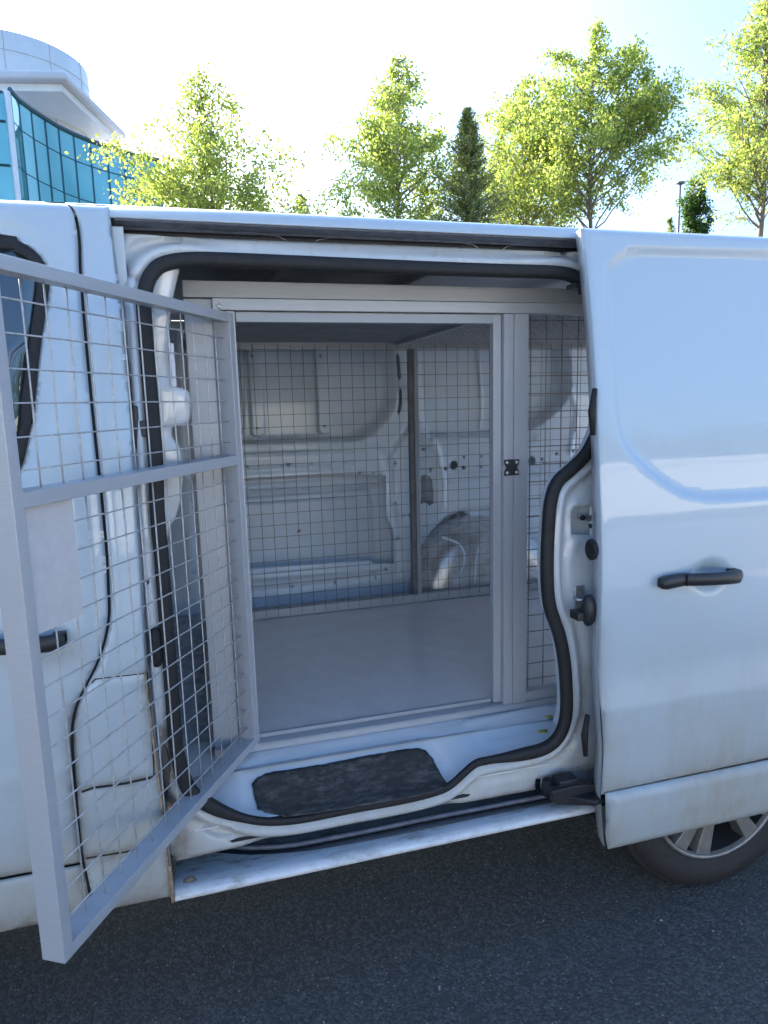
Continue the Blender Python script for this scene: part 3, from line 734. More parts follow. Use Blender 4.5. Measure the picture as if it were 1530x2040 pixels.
mt = SP([(513, 1612), (507, 1585), (502, 1562), (513, 1549), (520, 1546), (528, 1541), (545, 1538), (640, 1524), (720, 1508), (800, 1494), (835, 1491), (848, 1495), (855, 1503), (862, 1512), (870, 1529), (880, 1545), (888, 1556), (893, 1566), (860, 1580), (800, 1592), (700, 1609), (619, 1622), (568, 1628)])
mt = [(x+random.uniform(-.0012, .0012), y+random.uniform(-.0012, .0012)) for x, y in resample(mt, .012)]
sheet('step_mat', mt, [], lambda x, y: zsill(x, y)+.0005, .010, M_mat, van, plane='xy', thick=.002)
M_yel = simple('yellow_mark', (.50, .42, .04), .6, 0, 120, .3)
for c, rr in (((1093, 1430), .011), ((1082, 1460), .014)):
    p = onSill(*c); pts = [(p[0]+rr*(1+.3*math.sin(3*a))*math.cos(a), p[1]+rr*.55*(1+.2*math.cos(2*a))*math.sin(a)) for a in np.linspace(0, 6.28, 14, endpoint=False)]
    sheet('paint_mark', pts, [], lambda x, y: zsill(x, y)+.0035, .01, M_yel, van, plane='xy', thick=.001)

# --- sliding door
DO = -.07
def D_(pts): return XZ(pts, DO)
dl = D_([(1163, 470), (1178, 640), (1190, 850), (1195, 1000), (1198, 1150), (1196, 1250), (1193, 1350), (1197, 1450), (1200, 1500), (1196, 1583)])
dl = [(.925, 1.862)] + dl[1:]
dl = spline(dl, 4)
zdt = D_([(1530, 1506)])[0][1]; zbt = D_([(1204, 1692)])[0][1]
DX = 2.14
so2 = dl + [(DX, zdt), (DX, 1.862)]
def crease(P):
    z = P[:, 1]; return -.013*np.clip((.80-z)/.105, 0, 1)**1.6 + .004*sstep((.66-z)/.25)
swp = D_([(1300, 499), (1277, 499), (1260, 501), (1244, 506), (1228, 517), (1215, 534), (1212, 567), (1218, 641), (1226, 714), (1231, 788), (1236, 846), (1248, 885), (1271, 914), (1306, 946), (1342, 970), (1360, 981), (1380, 986), (1400, 989.5), (1430, 990.5), (1480, 988.5), (1530, 986)])
swp = swp + [(1.93, swp[-1][1]), (1.99, swp[-1][1]+.05), (2.0, 1.7), (1.97, swp[0][1]), (1.9, swp[0][1]+.008)]
swp = spline(swp, 3, True)
hd = onS(1415, 1148, DO)
sdoor = sheet('sliding_door', so2, [], off(DO), .0105, M_paint, van, edge=.008, thick=.0012,
    feats=[('rec', swp, .013, .026), ('fn', crease), ('dish', (hd[0], hd[2]), .070, .050, .028)],
    grime=[([(.92, zdt), (2.2, zdt)], .03, .35), ([(.935, .6), (.935, .9)], .02, .25)])
hh_ = onS(1393, 1149, DO-.01); handle('door_handle', hh_[0], hh_[2], .236, DO-.004, sdoor)
# door trim strip along the bottom
tr = D_([(1198, 1587)]); tx = tr[0][0]
trp = [(tx+.004, zdt-.004), (DX, zdt-.004), (DX, zbt), (tx+.022, zbt), (tx+.010, zbt+.05)]
trim = sheet('door_trim', trp, [], lambda x, z: DO-.022+.008*sstep((.40-z)/.08)+0*x, .010, M_paint, sdoor, edge=.012, thick=.002)
# flange, inner skin
fl = [(x+.004, z) for x, z in dl]+[(tx+.010, zbt+.06), (tx+.018, zbt+.004)]
V = []; 
for x, z in fl:
    y = float(prof(z))+DO; V += [(x-.002, y+.003, z), (x, y+.02, z), (x+.010, y+.052, z), (x+.04, y+.054, z)]
n = len(fl); f = [(4*i+j, 4*i+j+1, 4*i+j+5, 4*i+j+4) for i in range(n-1) for j in range(3)]
meshobj('door_edge', V, f, M_jamb, sdoor, True)
sheet('door_inner_skin', [(x+.04, z) for x, z in dl[::3]]+[(DX-.01, .36), (DX-.01, 1.85)], [], off(DO+.054), .05, M_jamb, sdoor, thick=.001)
for zz, hh in ((onY(1183, 820, 0)[2], .11), (onY(1183, 1450, 0)[2], .11), ):
    MB().tube([(.925, -.03, zz-hh/2), (.922, -.028, zz), (.928, -.03, zz+hh/2)], [.006, .009, .006], 8).build('edge_bumper', M_rubber, sdoor, True)
zz = onY(1181, 1095, -.035)[2]
MB().lathe((.929, -.033, zz), (-1, -.15, 0), [(.021, 0), (.021, .005), (.016, .009), (.011, .006), (0, .004)], 20).xform(lambda p: (p[0], p[1], zz+(p[2]-zz)*1.25)).build('edge_bumper', M_rubber, sdoor, True)
zz = onY(1172, 1048, -.02)[2]
MB().lathe((.932, -.02, zz), (-1, 0, 0), [(.006, 0), (.006, .003), (0, .004)], 12).build('edge_plug', M_rubber, sdoor, True)
zz = onY(1176, 1216, -.03)[2]
MB().lathe((.932, -.026, zz), (-1, -.2, 0), [(.020, 0), (.020, .012), (.014, .020), (0, .022)], 20).xform(lambda p: (p[0], p[1], zz+(p[2]-zz)*2.0)).build('latch_cover', M_plastic, sdoor, True)
MB().box(.895, .925, -.03, .01, zz-.026, zz-.004).build('latch_block', M_plastic, sdoor, bevel=.003)
# striker on the frame
p = onS(1148, 1190, .04)
MB().box(p[0]-.006, p[0]+.022, p[1]-.004, p[1]+.003, p[2]-.028, p[2]+.030).build('striker_plate', M_steel, van, bevel=.002)
MB().tube([(p[0]-.008, p[1]-.004, p[2]), (p[0]-.008, p[1]-.024, p[2]), (p[0]+.014, p[1]-.024, p[2]), (p[0]+.014, p[1]-.004, p[2])], .004, 8).build('striker_bar', M_steel, van, True)
# latch pocket
lp = onS(1158, 1037, .045)
MB().box(lp[0]-.03, lp[0]+.05, lp[1]+.03, lp[1]+.034, lp[2]-.05, lp[2]+.05).build('latch_pocket', M_jamb, van)
MB().prism([(lp[0]-.008, lp[2]+.002), (lp[0]+.03, lp[2]-.004), (lp[0]+.03, lp[2]+.012), (lp[0]-.006, lp[2]+.016)], 'y', lp[1]-.002, lp[1]+.01).build('latch_arm', M_steel, van, bevel=.002)
MB().lathe((lp[0], lp[1]-.004, lp[2]+.008), (0, -1, 0), [(.007, -.004), (.007, .004), (0, .005)], 12).build('latch_pin', M_rubber, van, True)
# roller arm of the door in the lower track
a = onY(1085, 1590, .02); b = onY(1190, 1625, -.05)
MB().prism([(a[0]-.01, .475), (a[0]+.06, .478), (.98, .47), (1.0, .40), (a[0]+.05, .425), (a[0], .438)], 'y', -.03, -.005).build('roller_arm', M_plastic, sdoor, bevel=.003)
MB().prism([(a[0]+.00, .05), (a[0]+.04, .06), (1.0, -.01), (1.02, -.06), (.93, -.07), (a[0]+.03, -.02)], 'z', .440, .452).build('roller_arm', M_plastic, sdoor, bevel=.002)
MB().lathe((a[0]+.01, .02, .455), (0, 0, 1), [(0, -.02), (.016, -.02), (.018, 0), (.016, .02), (0, .02)], 16).build('roller', M_rubber, sdoor, True)
MB().box(a[0]+.02, a[0]+.075, -.02, .02, .455, .490).build('roller_bracket', M_track, sdoor, bevel=.004)
# upper arm behind the door top corner
p = onY(1145, 572, .12)
MB().box(p[0]-.02, p[0]+.12, .09, .13, p[2]-.006, p[2]+.006).build('upper_arm', M_plastic, sdoor, bevel=.003)
MB().lathe((p[0]+.02, .11, p[2]-.008), (0, 0, 1), [(0, -.01), (.014, -.01), (.014, .01), (0, .01)], 14).build('roller', M_rubber, sdoor, True)

# --- rear quarter skin with the wheel arch
WX, WZ, WR = 1.425, .338, .336
arc = [(WX-.40*math.cos(a), WZ+.02+.40*math.sin(a)) for a in np.linspace(-.12, math.pi+.12, 26)]
rq = [(1.21, 1.853), (1.21, .70)] + [p for p in arc if p[0] > 1.21 and p[1] > .31] + [(2.60, .33), (2.68, .60), (2.72, 1.1), (2.66, 1.853)]
sheet('rear_quarter_panel', rq, [], skin, .03, M_paint, van, thick=.0012)
sheet('wheel_arch_liner', [(WX-.42*math.cos(a), WZ+.02+.42*math.sin(a)) for a in np.linspace(-.1, math.pi+.1, 24)], [], lambda x, z: .24+0*x, .06, M_void, van)
ln = [(WX-.42*math.cos(a), .01, WZ+.02+.42*math.sin(a)) for a in np.linspace(-.1, math.pi+.1, 24)]
V = []
for x, y, z in ln: V += [(x, .035, z), (x, .26, z)]
meshobj('wheel_arch_liner', V, [(2*i, 2*i+1, 2*i+3, 2*i+2) for i in range(len(ln)-1)], M_void, van, True)
# far side skin, rear corner, front end (hardly seen, kept plain)
sheet('far_side_panel', [(-1.0, 1.85), (2.66, 1.85), (2.72, 1.1), (2.6, .33), (-2.1, .33), (-2.15, .9), (-1.75, 1.1)], [], lambda x, z: 1.9-prof(z), .06, M_paint, van, thick=.0012)
sheet('front_wing', [(-1.36, zdb), (-1.43, .9), (-1.41, 1.2), (-1.45, 1.14), (-2.12, .98), (-2.2, .6), (-2.16, .38)] +
      [(-1.70+.38*math.cos(a), .34+.38*math.sin(a)) for a in np.linspace(math.pi-.1, .1, 14)] + [(-1.34, .38)], [], skin, .04, M_paint, van, thick=.0012)
V = []; ys = np.linspace(0.04, 1.86, 9)
pf = [(-1.0, 1.935), (-1.02, 1.90), (-1.45, 1.45), (-1.78, 1.13), (-2.05, 1.02), (-2.2, .85), (-2.26, .55), (-2.22, .30)]
for x, z in pf:
    for y in ys:
        c = ((y-.95)/.91)**2; V.append((x+.10*c*(1 if z < 1.2 else .8), .95+(y-.95)*(1-float(prof(min(z, 1.85)))/.95), z-.02*c))
n = 9; ff = [(i*n+j, i*n+j+1, (i+1)*n+j+1, (i+1)*n+j) for i in range(len(pf)-1) for j in range(n-1)]
meshobj('windscreen', V[9:36], [tuple(i-9 for i in q) for q in ff[8:24]], M_glass, van, True)
meshobj('front_panel', V[27:], [tuple(i-27 for i in q) for q in ff[24:]], M_paint, van, True)
# underside
MB().box(-2.1, 2.6, .22, 1.7, .33, .36).build('underbody', M_void, van)

# --- wheels
def wheel(cx, face, sgn):
    c = (cx, face, WZ); ax = (0, sgn, 0)
    root = MB().lathe(c, ax, [(.205, -.19), (.24, -.20), (.30, -.19), (.328, -.17), (.336, -.15), (.336, -.05), (.331, -.032), (.322, -.018), (.318, -.017), (.316, -.010), (.29, -.001), (.262, .003), (.246, -.001), (.238, -.008), (.231, -.012), (.222, -.016)], 72).build('tyre', M_tyre, None, True)
    w_ = empty_part('wheel', (cx, face, WZ))
    return root, w_
M_tyre = simple('tyre_rubber', (.024, .020, .019), .75, 0, 60, .25, .1)
M_rim = simple('alloy', (.30, .275, .25), .38, .5, 40, .15)
def make_wheel(cx, face, sgn, name='wheel'):
    # the tyre mesh is the wheel part, the rim its sub-part
    c = (cx, face, WZ); ax = (0, sgn, 0)
    t_ = MB().lathe(c, ax, [(.205, -.19), (.24, -.20), (.30, -.19), (.328, -.17), (.336, -.15), (.336, -.05), (.331, -.032), (.322, -.018), (.319, -.020), (.316, -.010), (.29, -.001), (.266, .003), (.262, .0005), (.250, .001), (.238, -.006), (.231, -.012), (.222, -.016)], 72).build(name, M_tyre, van, True)
    m = MB().lathe(c, ax, [(.232, -.010), (.230, -.004), (.224, -.002), (.219, -.006), (.216, -.016)], 72)
    m.lathe(c, ax, [(.0, .002), (.030, .002), (.034, -.004), (.060, -.010), (.064, -.03)], 30)
    for k in range(5):
        for s in (-1, 1):
            a0 = 2*math.pi*k/5+math.pi/2+.18; a1 = a0+s*.21; a2 = a0+s*.20
            pts = []
            def q(r, a, h): return (cx+r*math.cos(a), face+sgn*h, WZ+r*math.sin(a))
            w1, w2 = .30/5, .085
            v = [q(.052, a2-.22, -.012), q(.052, a2+.22, -.012), q(.219, a1-.115, -.006), q(.219, a1+.115, -.006),
                 q(.052, a2-.25, -.050), q(.052, a2+.25, -.050), q(.214, a1-.15, -.050), q(.214, a1+.15, -.050)]
            m.add(v, [(0, 1, 3, 2), (0, 4, 5, 1), (2, 3, 7, 6), (1, 5, 7, 3), (0, 2, 6, 4)])
    r_ = m.build('rim', M_rim, t_, False, bevel=.0025)
    MB().lathe(c, ax, [(.216, -.016), (.212, -.04), (.200, -.070), (.198, -.16), (0, -.165)], 60).build('wheel_barrel', M_void, t_, True)
    MB().lathe((cx, face-sgn*.12, WZ), ax, [(.0, 0), (.15, 0), (.15, -.02)], 40).build('brake_disc', M_innerdark, t_, False)
    return t_
make_wheel(WX, .035, -1); make_wheel(-1.70, .035, -1)
make_wheel(WX, 1.865, 1); make_wheel(-1.70, 1.865, 1)

# --- cargo interior
WY = 1.60
def W_(pts): return XZY(pts, WY)
def ringh(c, r, n=10, rx=1.0): 
    p = W_([c])[0]; q = W_([(c[0]+r, c[1])])[0]; rr = abs(q[0]-p[0]); return [(p[0]+rr*rx*math.cos(a), p[1]+rr*math.sin(a)) for a in np.linspace(0, 2*math.pi, n, endpoint=False)]
hl = [((903.5, 927), 6.5), ((924, 911), 2.2), ((923, 932), 3), ((887, 934), 2.5), ((958, 930), 2.2), ((959, 909), 2), ((1059, 918), 6), ((1079, 915), 2.2), ((1083, 923), 2), ((1108, 904), 2.5), ((1140, 898), 2.6), ((1144, 857), 1.8),
      ((493, 931), 1.8), ((562, 928), 1.8), ((574, 926), 3), ((621, 925), 1.8), ((687, 921), 1.8), ((506, 706), 2.2), ((647, 706), 2.2), ((515, 854), 2), ((651, 850), 2.2), ((788, 924), 1.8), ((581, 1170), 1.8), ((668, 1161), 1.8), ((749, 1153), 1.8),
      ((769, 1135), 2.4), ((816, 1026), 3), ((803, 1027), 1.8), ((716, 941), 2.6), ((743, 942), 2), ((843, 895), 2.4), ((857, 936), 2.6), ((795, 1075), 1.8), ((788, 1003), 1.8), ((375, 1172), 3)]
holes = [ringh(c, r*1.3) for c, r in hl]
holes += [W_([(794, 708), (797, 703), (800.5, 708), (800.5, 752), (797, 757), (794, 752)]), W_([(794, 778), (797, 773), (800.5, 778), (801, 805), (797, 822), (793, 826), (791, 820), (794, 800)])]
holes += [W_([(838, 950), (845, 946), (855, 950), (861, 962), (864, 985), (863, 1002), (855, 1008), (847, 1000), (838, 1003)])]
R1 = W_([(380, 884), (482, 881), (626, 876), (700, 876), (715, 873), (744, 857), (768, 830), (781, 803), (786, 768), (787, 700)]); R1 = R1+[(R1[-1][0], 1.80), (R1[0][0], 1.80)]
R2 = W_([(842, 640), (842, 826), (848, 852), (862, 868), (980, 866), (1040, 858), (1065, 846), (1092, 830), (1124, 797), (1136, 768), (1140, 690), (1140, 640)])
cav = W_([(380, 962), (488, 954), (709, 944), (768, 948), (769, 1029), (773, 1038), (785, 1059), (785, 1123), (747, 1122), (735, 1116), (498, 1133), (380, 1143)])
def V_(x0, y0, x1, y1): return W_([(x0, y0), (x0, y1), (x1, y1), (x1, y0)])
rib1 = W_([(494, 640), (505, 866), (512, 872), (522, 872), (532, 864), (526, 640)]); rib2 = W_([(634, 640), (641, 860), (648, 866), (660, 866), (668, 858), (664, 640)])
rib0 = W_([(476, 640), (482, 860), (490, 866), (492, 640)])
pilg = W_([(822, 660), (822, 826), (812, 856), (788, 885), (776, 906), (779, 929), (781, 1003), (791, 1044), (795, 1106), (795, 1140)])
wall_o = [(-.6, .50), (2.65, .50), (2.65, 1.80), (-.6, 1.80)]
inner = sheet('inner_side_panel', wall_o, holes+[cav], lambda x, z: WY+.10*sstep((z-1.45)/.5)+0*x, .009, M_inner, van, thick=.0012,
    feats=[('rec', R1, .12, .035), ('rec', R2, .09, .03), ('rec', W_([(850, 1100), (868, 1062), (895, 1032), (925, 1022), (940, 1028), (910, 1055), (880, 1095), (858, 1150), (850, 1165)]), .12, .008), ('rec', rib1, -.055, .010), ('rec', rib2, -.055, .010), ('rec', rib0, -.03, .01),
           ('line', pilg, .022, .012), ('line', W_([(380, 902), (485, 897), (700, 890), (745, 892), (765, 905), (775, 930)]), .022, .016),
           ('line', W_([(380, 945), (485, 939), (690, 929), (730, 930), (755, 945)]), .008, .010),
           ('line', W_([(498, 1150), (600, 1142), (745, 1130)]), -.02, .015), ('line', W_([(498, 1180), (600, 1170), (740, 1150), (760, 1140)]), .012, .012),
           ('line', W_([(973, 640), (972, 830), (968, 852)]), -.012, .006), ('line', W_([(862, 870), (980, 880), (1060, 872)]), .014, .016),
           ('line', W_([(893, 944), (1000, 934), (1180, 920)]), .014, .006), ('line', W_([(895, 958), (1000, 948), (1180, 936)]), -.012, .006),
           ('line', W_([(845, 700), (848, 830), (870, 900), (882, 960), (880, 1010)]), -.016, .014),
           ('line', W_([(1130, 760), (1150, 820), (1135, 900)]), -.012, .012),
           ('line', W_([(850, 1095), (868, 1065), (892, 1040), (925, 1024), (985, 1018)]), .045, .022)])
CY = WY+.11
def C_(pts): return XZY(pts, CY)
sheet('outer_side_skin', [(-.62, .52), (1.25, .52), (1.25, 1.24), (-.62, 1.24)], [], lambda x, z: CY+0*x, .009, M_inner, van, thick=.001,
    feats=[('rec', C_([(380, 1000), (500, 993), (735, 975), (742, 1010), (745, 1112), (500, 1130), (380, 1142)]), .03, .02),
           ('line', C_([(380, 966), (488, 960), (709, 948), (775, 944)]), -.02, .010), ('line', C_([(380, 984), (488, 978), (709, 966), (775, 962)]), -.016, .006), ('line', C_([(380, 1008), (488, 1001), (709, 990)]), -.016, .005)])
p = W_([(605, 1068)])[0]
sheet('red_mark', [(p[0]+.010*math.cos(a), p[1]+.006*math.sin(a)+.004*math.cos(a)) for a in np.linspace(0, 6.28, 9, endpoint=False)], [], lambda x, z: CY+.024+0*x, .01, simple('red_paper', (.5, .08, .05), .7), van, thick=.001)
# floor with ribs along the van, roof underside with ribs, bulkhead
sheet('cargo_floor', [(-.55, .18), (2.62, .18), (2.62, 1.66), (-.55, 1.66)], [], lambda x, y: .552+.006*sstep(np.sin(y*2*math.pi/.075)*1.2+.5), .016, simple('floor_paint', (.42, .45, .50), .28, 0, 25, .25), van, plane='xy')
zr = lambda x, y: 1.838+.05*(1-((y-.95)/.85)**2)+.0*x
sheet('roof_lining', [(-.55, .16), (2.62, .16), (2.62, 1.74), (-.55, 1.74)], [], zr, .03, M_roofin, van, plane='xy', feats=[('line', [(q, .16), (q, 1.74)], -.03, .03) for q in (.28, .75, 1.25, 1.8, 2.3)], thick=.001)
MB().box(-.62, -.60, .17, 1.73, .50, 1.82).build('bulkhead', M_innerdark, van)
# near-side inner skin behind the pillar
MB().box(-.60, -.10, .12, .125, .50, 1.84).build('inner_pillar_panel', M_jamb, van)
# header above the opening, inside
MB().prism([(.16, 1.80), (.20, 1.79), (.215, 1.84), (.17, 1.845)], 'x', -.5, 2.6).build('header_rail', M_roofin, van)
M_arch = simple('arch_worn_metal', (.60, .60, .61), .3, .35, 16, .25, 0)
# far wheel arch box inside
def arch():
    cx, cz, r = 1.33, .60, .335
    m = MB(); V = []; n = 28; pr = [(r+.02, WY+.02), (r+.004, WY-.03), (r-.004, 1.42), (r-.03, 1.39), (r-.10, 1.372), (r-.20, 1.37), (.01, 1.37)]
    for rr, y in pr:
        for k in range(n+1):
            a = math.pi*k/n; sq = 1+.05*abs(math.sin(2*a)); V.append((cx-rr*sq*math.cos(a), y, cz-.07+rr*sq*1.04*math.sin(a)))
    f = [(i*(n+1)+j, i*(n+1)+j+1, (i+1)*(n+1)+j+1, (i+1)*(n+1)+j) for i in range(len(pr)-1) for j in range(n)]
    m.add(V, f); return m.build('wheel_arch', M_arch, van, True)
arch()
for pts in ([(905, 1165), (925, 1120), (915, 1085), (880, 1070)], [(945, 1165), (948, 1115), (955, 1090)]):
    MB().tube(spline([tuple(onY(x, y, 1.372)) for x, y in pts], 5), .006, 8).build('arch_rib', M_inner, van, True)
# pillar trim seen left of the cage
def trimshape():
    secs = [(296, 358, 538), (298, 352, 560), (300, 344, 600), (300, 338, 650), (300, 336, 700), (300, 345, 765), (302, 372, 778), (302, 379, 795), (302, 379, 832), (304, 372, 846), (304, 345, 854), (306, 345, 874), (306, 360, 895), (308, 365, 930), (310, 365, 960), (312, 360, 1000), (314, 350, 1035), (316, 336, 1060), (318, 334, 1130), (320, 332, 1180)]
    secs = [tuple(s) for s in spline(secs, 3)]
    V = []; n = 12
    for xa, xb, y in secs:
        a = onY(xa-22, y, .17); b = onY(xb, y, .17); cx = (a[0]+b[0])/2; hw = (b[0]-a[0])/2
        for k in range(n):
            t = 2*math.pi*k/n; c_, s_ = math.cos(t), math.sin(t)
            sx = math.copysign(abs(c_)**.5, c_); sy = math.copysign(abs(s_)**.5, s_)
            V.append((cx+hw*sx, .17+.04*sy, a[2]))
    f = [(i*n+k, i*n+(k+1) % n, (i+1)*n+(k+1) % n, (i+1)*n+k) for i in range(len(secs)-1) for k in range(n)]
    f += [tuple(range(n)), tuple(range((len(secs)-1)*n, len(secs)*n))[::-1]]
    return MB().add(V, f).build('pillar_trim', simple('white_trim', (.62, .62, .61), .12, 0, 20, .05, 0, .5), van, True)
trimshape()
p0 = onY(340, 712, .125)
lab = MB().box(p0[0]-.003, p0[0]+.008, p0[1], p0[1]+.001, p0[2]-.062, p0[2]+.03).build('sticker', simple('sticker_white', (.7, .7, .75), .5), van)
# hinge pieces and stops on the front frame edge
def onfr(x, y): return onS(x, y, .03)
p = onfr(272, 852); MB().box(p[0]-.006, p[0]+.006, p[1]-.004, p[1]+.02, p[2]-.045, p[2]+.045).box(p[0]+.004, p[0]+.02, p[1]-.002, p[1]+.012, p[2]-.02, p[2]+.014).build('striker_block', M_plastic, van, bevel=.003)
p = onfr(310, 1287); MB().tube([(p[0], p[1], p[2]-.042), (p[0], p[1]-.004, p[2]-.03), (p[0], p[1]-.004, p[2]+.03), (p[0], p[1], p[2]+.042)], [.009, .012, .012, .009], 10).build('edge_bumper', M_rubber, van, True)
p = onfr(330, 1520); MB().tube([(p[0], p[1]+.01, p[2]-.06), (p[0], p[1]+.004, p[2]), (p[0]-.004, p[1]+.01, p[2]+.05)], [.008, .010, .006], 8).build('edge_bumper', simple('perished_rubber', (.09, .07, .06), .8), van, True)

# ------------------------------------------------------------------ the cage inside the van
cage = empty('dog_cage', (.9, .8, .56), 'grey aluminium and wire mesh cage filling the cargo bay, its front door swung open', 'cage')
B = .0012
CB = 1.32; CX1 = 2.0
def bx(name, a, mat=M_alu, bev=B, par=None): return MB().box(*a).build(name, mat, par or cage, bevel=bev)
bx('header_plate', (.011, 1.9, .262, .266, 1.7225, 1.761), M_alu2)
bx('frame_rail', (.0765, 1.9, .256, .290, 1.6935, 1.7205))
bx('frame_lip', (.13, .8085, .272, .296, 1.668, 1.692), M_alu2)
bx('side_plate', (.011, .0755, .272, .276, .585, 1.7205), M_alu)
bx('frame_post', (.0765, .128, .2665, .294, .585, 1.6925))
bx('frame_rail', (.011, 1.9, .256, .296, .562, .5835))
MB().box(.13, 1.9, .2545, .2562, .5775, .5825).build('rail_edge', M_alu2, cage)
bx('frame_lip', (.8085, .8325, .272, .296, .587, 1.692))
bx('frame_post', (.8335, .8615, .256, .294, .5845, 1.6925))
bx('frame_post', (.8627, .905, .254, .294, .5845, 1.6925))
bx('frame_rail', (.906, 1.9, .258, .290, .5845, .612))
bx('frame_lip', (.13, .8065, .284, .296, .5845, .596), M_alu2)
# back frame
bx('frame_rail', (.0, CX1, CB, CB+.03, 1.686, 1.728))
bx('frame_rail', (.0, CX1, CB-.004, CB+.03, .588, .622))
bx('frame_post', (.930, .948, CB-.012, CB+.012, .6225, 1.6855), M_alu2)
bx('frame_post', (.912, .9295, CB+.00, CB+.03, .6225, 1.6855), M_innerdark)
bx('frame_post', (.0, .028, CB, CB+.03, .6225, 1.6855))
bx('frame_post', (CX1-.03, CX1, CB, CB+.03, .6225, 1.6855))
bx('frame_rail', (.012, .040, .297, CB-.005, 1.690, 1.720)); bx('frame_rail', (.012, .036, .297, CB-.005, .587, .61))
bx('frame_rail', (CX1-.03, CX1, .297, CB-.005, 1.690, 1.720)); bx('frame_post', (CX1-.03, CX1, .262, .294, .6125, 1.69))
bx('roof_bar', (.855, .885, .297, CB-.002, 1.700, 1.712), M_alu2)
MB().box(.041, .854, .297, CB-.002, 1.713, 1.7155).build('roof_sheet', M_innerdark, cage)
MB().box(.0, CX1, .2975, CB-.005, .574, .5855).build('floor_tray', M_tray, cage)
def wires(name, u0, u1, v0, v1, fn, r, mat, par, su=.05, sv=.05, off=0, ju=.0012, skew=0, over=0.0):
    m = MB(); k = 0
    u = u0+off
    while u < u1-.004:
        n = 7; ph = random.uniform(0, 6); am = random.uniform(0, 1)*ju
        m.tube([fn(u+am*math.sin(ph+3*i/n), v0-over+(v1-v0+2*over)*i/(n-1), 0) for i in range(n)], r, 6); u += su
    v = v0+sv*.6
    while v < v1-.004:
        n = 7; ph = random.uniform(0, 6); am = random.uniform(0, 1)*ju
        m.tube([fn(u0+(u1-u0)*i/(n-1), v+am*math.sin(ph+3*i/n), 2*r) for i in range(n)], r, 6); v += sv
    return m.build(name, mat, par, True)
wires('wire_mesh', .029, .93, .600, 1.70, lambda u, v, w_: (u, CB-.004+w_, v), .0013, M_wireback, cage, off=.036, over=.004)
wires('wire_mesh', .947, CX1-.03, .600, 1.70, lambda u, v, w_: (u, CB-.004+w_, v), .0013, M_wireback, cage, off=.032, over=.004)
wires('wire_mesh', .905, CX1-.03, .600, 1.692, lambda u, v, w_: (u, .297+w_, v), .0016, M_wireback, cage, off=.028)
wires('wire_mesh', .297, CB-.004, .60, 1.70, lambda u, v, w_: (.030+w_, u, v), .0016, M_wire, cage, off=.03)
wires('wire_mesh', .297, CB-.004, .60, 1.70, lambda u, v, w_: (CX1-.012+w_, u, v), .0016, M_wire, cage, off=.03)
# expanded metal over the rear half of the roof
m = MB()
for i in range(26):
    x = .89+i*.043
    m.tube([(x+(.012 if j % 2 else -.012), .297+j*(CB-.30)/34, 1.7135) for j in range(35)], .0024, 4)
for j in range(34):
    y = .297+(j+.5)*(CB-.30)/34
    m.tube([(.885, y, 1.7135), (CX1-.02, y, 1.7135)], .0016, 4)
m.build('roof_mesh', M_wire, cage)
# latch plate with its bolts
a = onY(1004, 916, .253); b = onY(1033, 946, .253)
x0_, x1_, z0_, z1_ = a[0], b[0], b[2], a[2]; xm, zm = (x0_+x1_)/2, (z0_+z1_)/2; q = .006
pl = [(x0_, z0_), (x0_+.013, z0_), (x1_, z0_), (x1_, z0_+.012), (x1_-q, zm-.003), (x1_-q, zm+.003), (x1_, z1_-.012), (x1_, z1_), (x0_, z1_), (x0_, z1_-.012), (x0_+q, zm+.003), (x0_+q, zm-.003), (x0_, z0_+.012)]
pl = [pl[0], pl[2]]+pl[3:]
lp_ = MB().prism(pl, 'y', .2485, .2535).build('latch_plate', M_plastic, cage, bevel=.001)
for xx in (x0_+.008, x1_-.008):
    for zz in (z0_+.008, z1_-.008): MB().lathe((xx, .2485, zz), (0, -1, 0), [(.0052, 0), (.005, .002), (.003, .0035), (0, .004)], 12).build('bolt', M_steel, lp_, True)
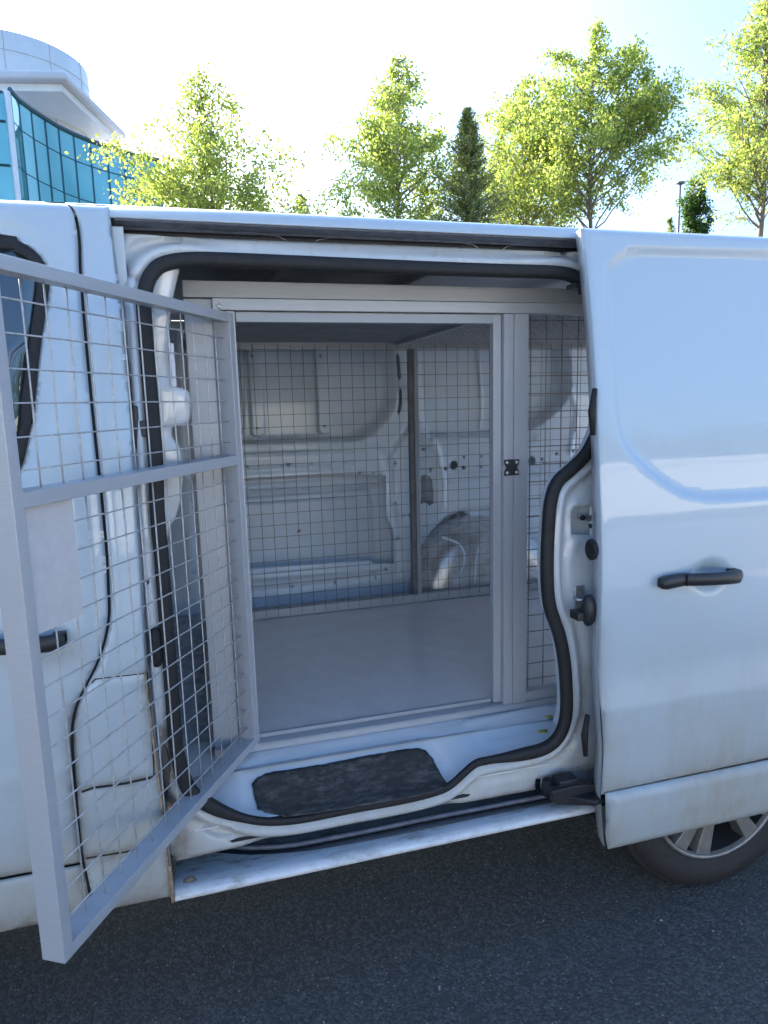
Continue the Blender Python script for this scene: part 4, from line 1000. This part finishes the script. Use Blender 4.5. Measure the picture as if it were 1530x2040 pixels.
def screw(x, y, Y, r=.006):
    p = onY(x, y, Y)
    s_ = MB().lathe((p[0], Y, p[2]), (0, -1, 0), [(r, 0), (r, .0015), (r*.6, .0025), (r*.3, .0025), (r*.25, .001), (0, .001)], 14).build('screw', M_steel, cage, True)
screw(437, 610, .256); screw(1049, 1386, .258, .005)

# --- the cage door, swung out
Ax, Ay = .124, .263; Bx, By = -.249, -.376
DL = math.hypot(Bx-Ax, By-Ay); ux, uy = (Bx-Ax)/DL, (By-Ay)/DL; nx, ny = -uy, ux        # n points to the right, towards the opening
if nx < 0: nx, ny = -nx, -ny
def dr(u, w_, z): return (Ax+ux*u+nx*w_, Ay+uy*u+ny*w_, z)
def dbox(m, a, b, c, d, e, f):
    n0 = len(m.v); m.box(a, b, c, d, e, f); m.v[n0:] = [dr(*p) for p in m.v[n0:]]; return m
DZ0, DZ1 = .583, 1.686
m = MB(); T = .022
dfr = dbox(MB(), 0, T, -.044, 0, DZ0, DZ1).build('cage_door', M_alu, cage, bevel=.0015)
for nm, a in (('door_post', (DL-T, DL, -.044, 0, DZ0, DZ1)), ('door_rail', (T, DL-T, -.044, 0, DZ0, DZ0+T)), ('door_rail', (T, DL-T, -.028, 0, DZ1-T, DZ1)), ('door_rail', (T, DL-T, -.044, 0, 1.325, 1.349))):
    dbox(MB(), *a).build(nm, M_alu, dfr, bevel=.0015)
wires('wire_mesh', T-.006, DL-T+.006, DZ0+T, 1.325, lambda u, v, w_: dr(u, -.022+w_, v), .0015, M_wire, dfr, off=.040, su=.05)
wires('wire_mesh', T-.006, DL-T+.006, 1.349, DZ1-T, lambda u, v, w_: dr(u, -.022+w_, v), .0015, M_wire, dfr, off=.040, su=.05)
def onD(x, y):
    d = ray(x, y); n_ = np.array([nx, ny, 0]); t = (np.array([Ax, Ay, 0])-O)@n_/(d@n_); P = O+t*d
    return (P[0]-Ax)*ux+(P[1]-Ay)*uy, P[2]

ua, za = onD(158, 992); ub, zb_ = onD(172, 1228)
dbox(MB(), ua, DL-T, -.016, -.014, zb_, 1.325).build('sign_plate', M_plate, dfr)

#__END__
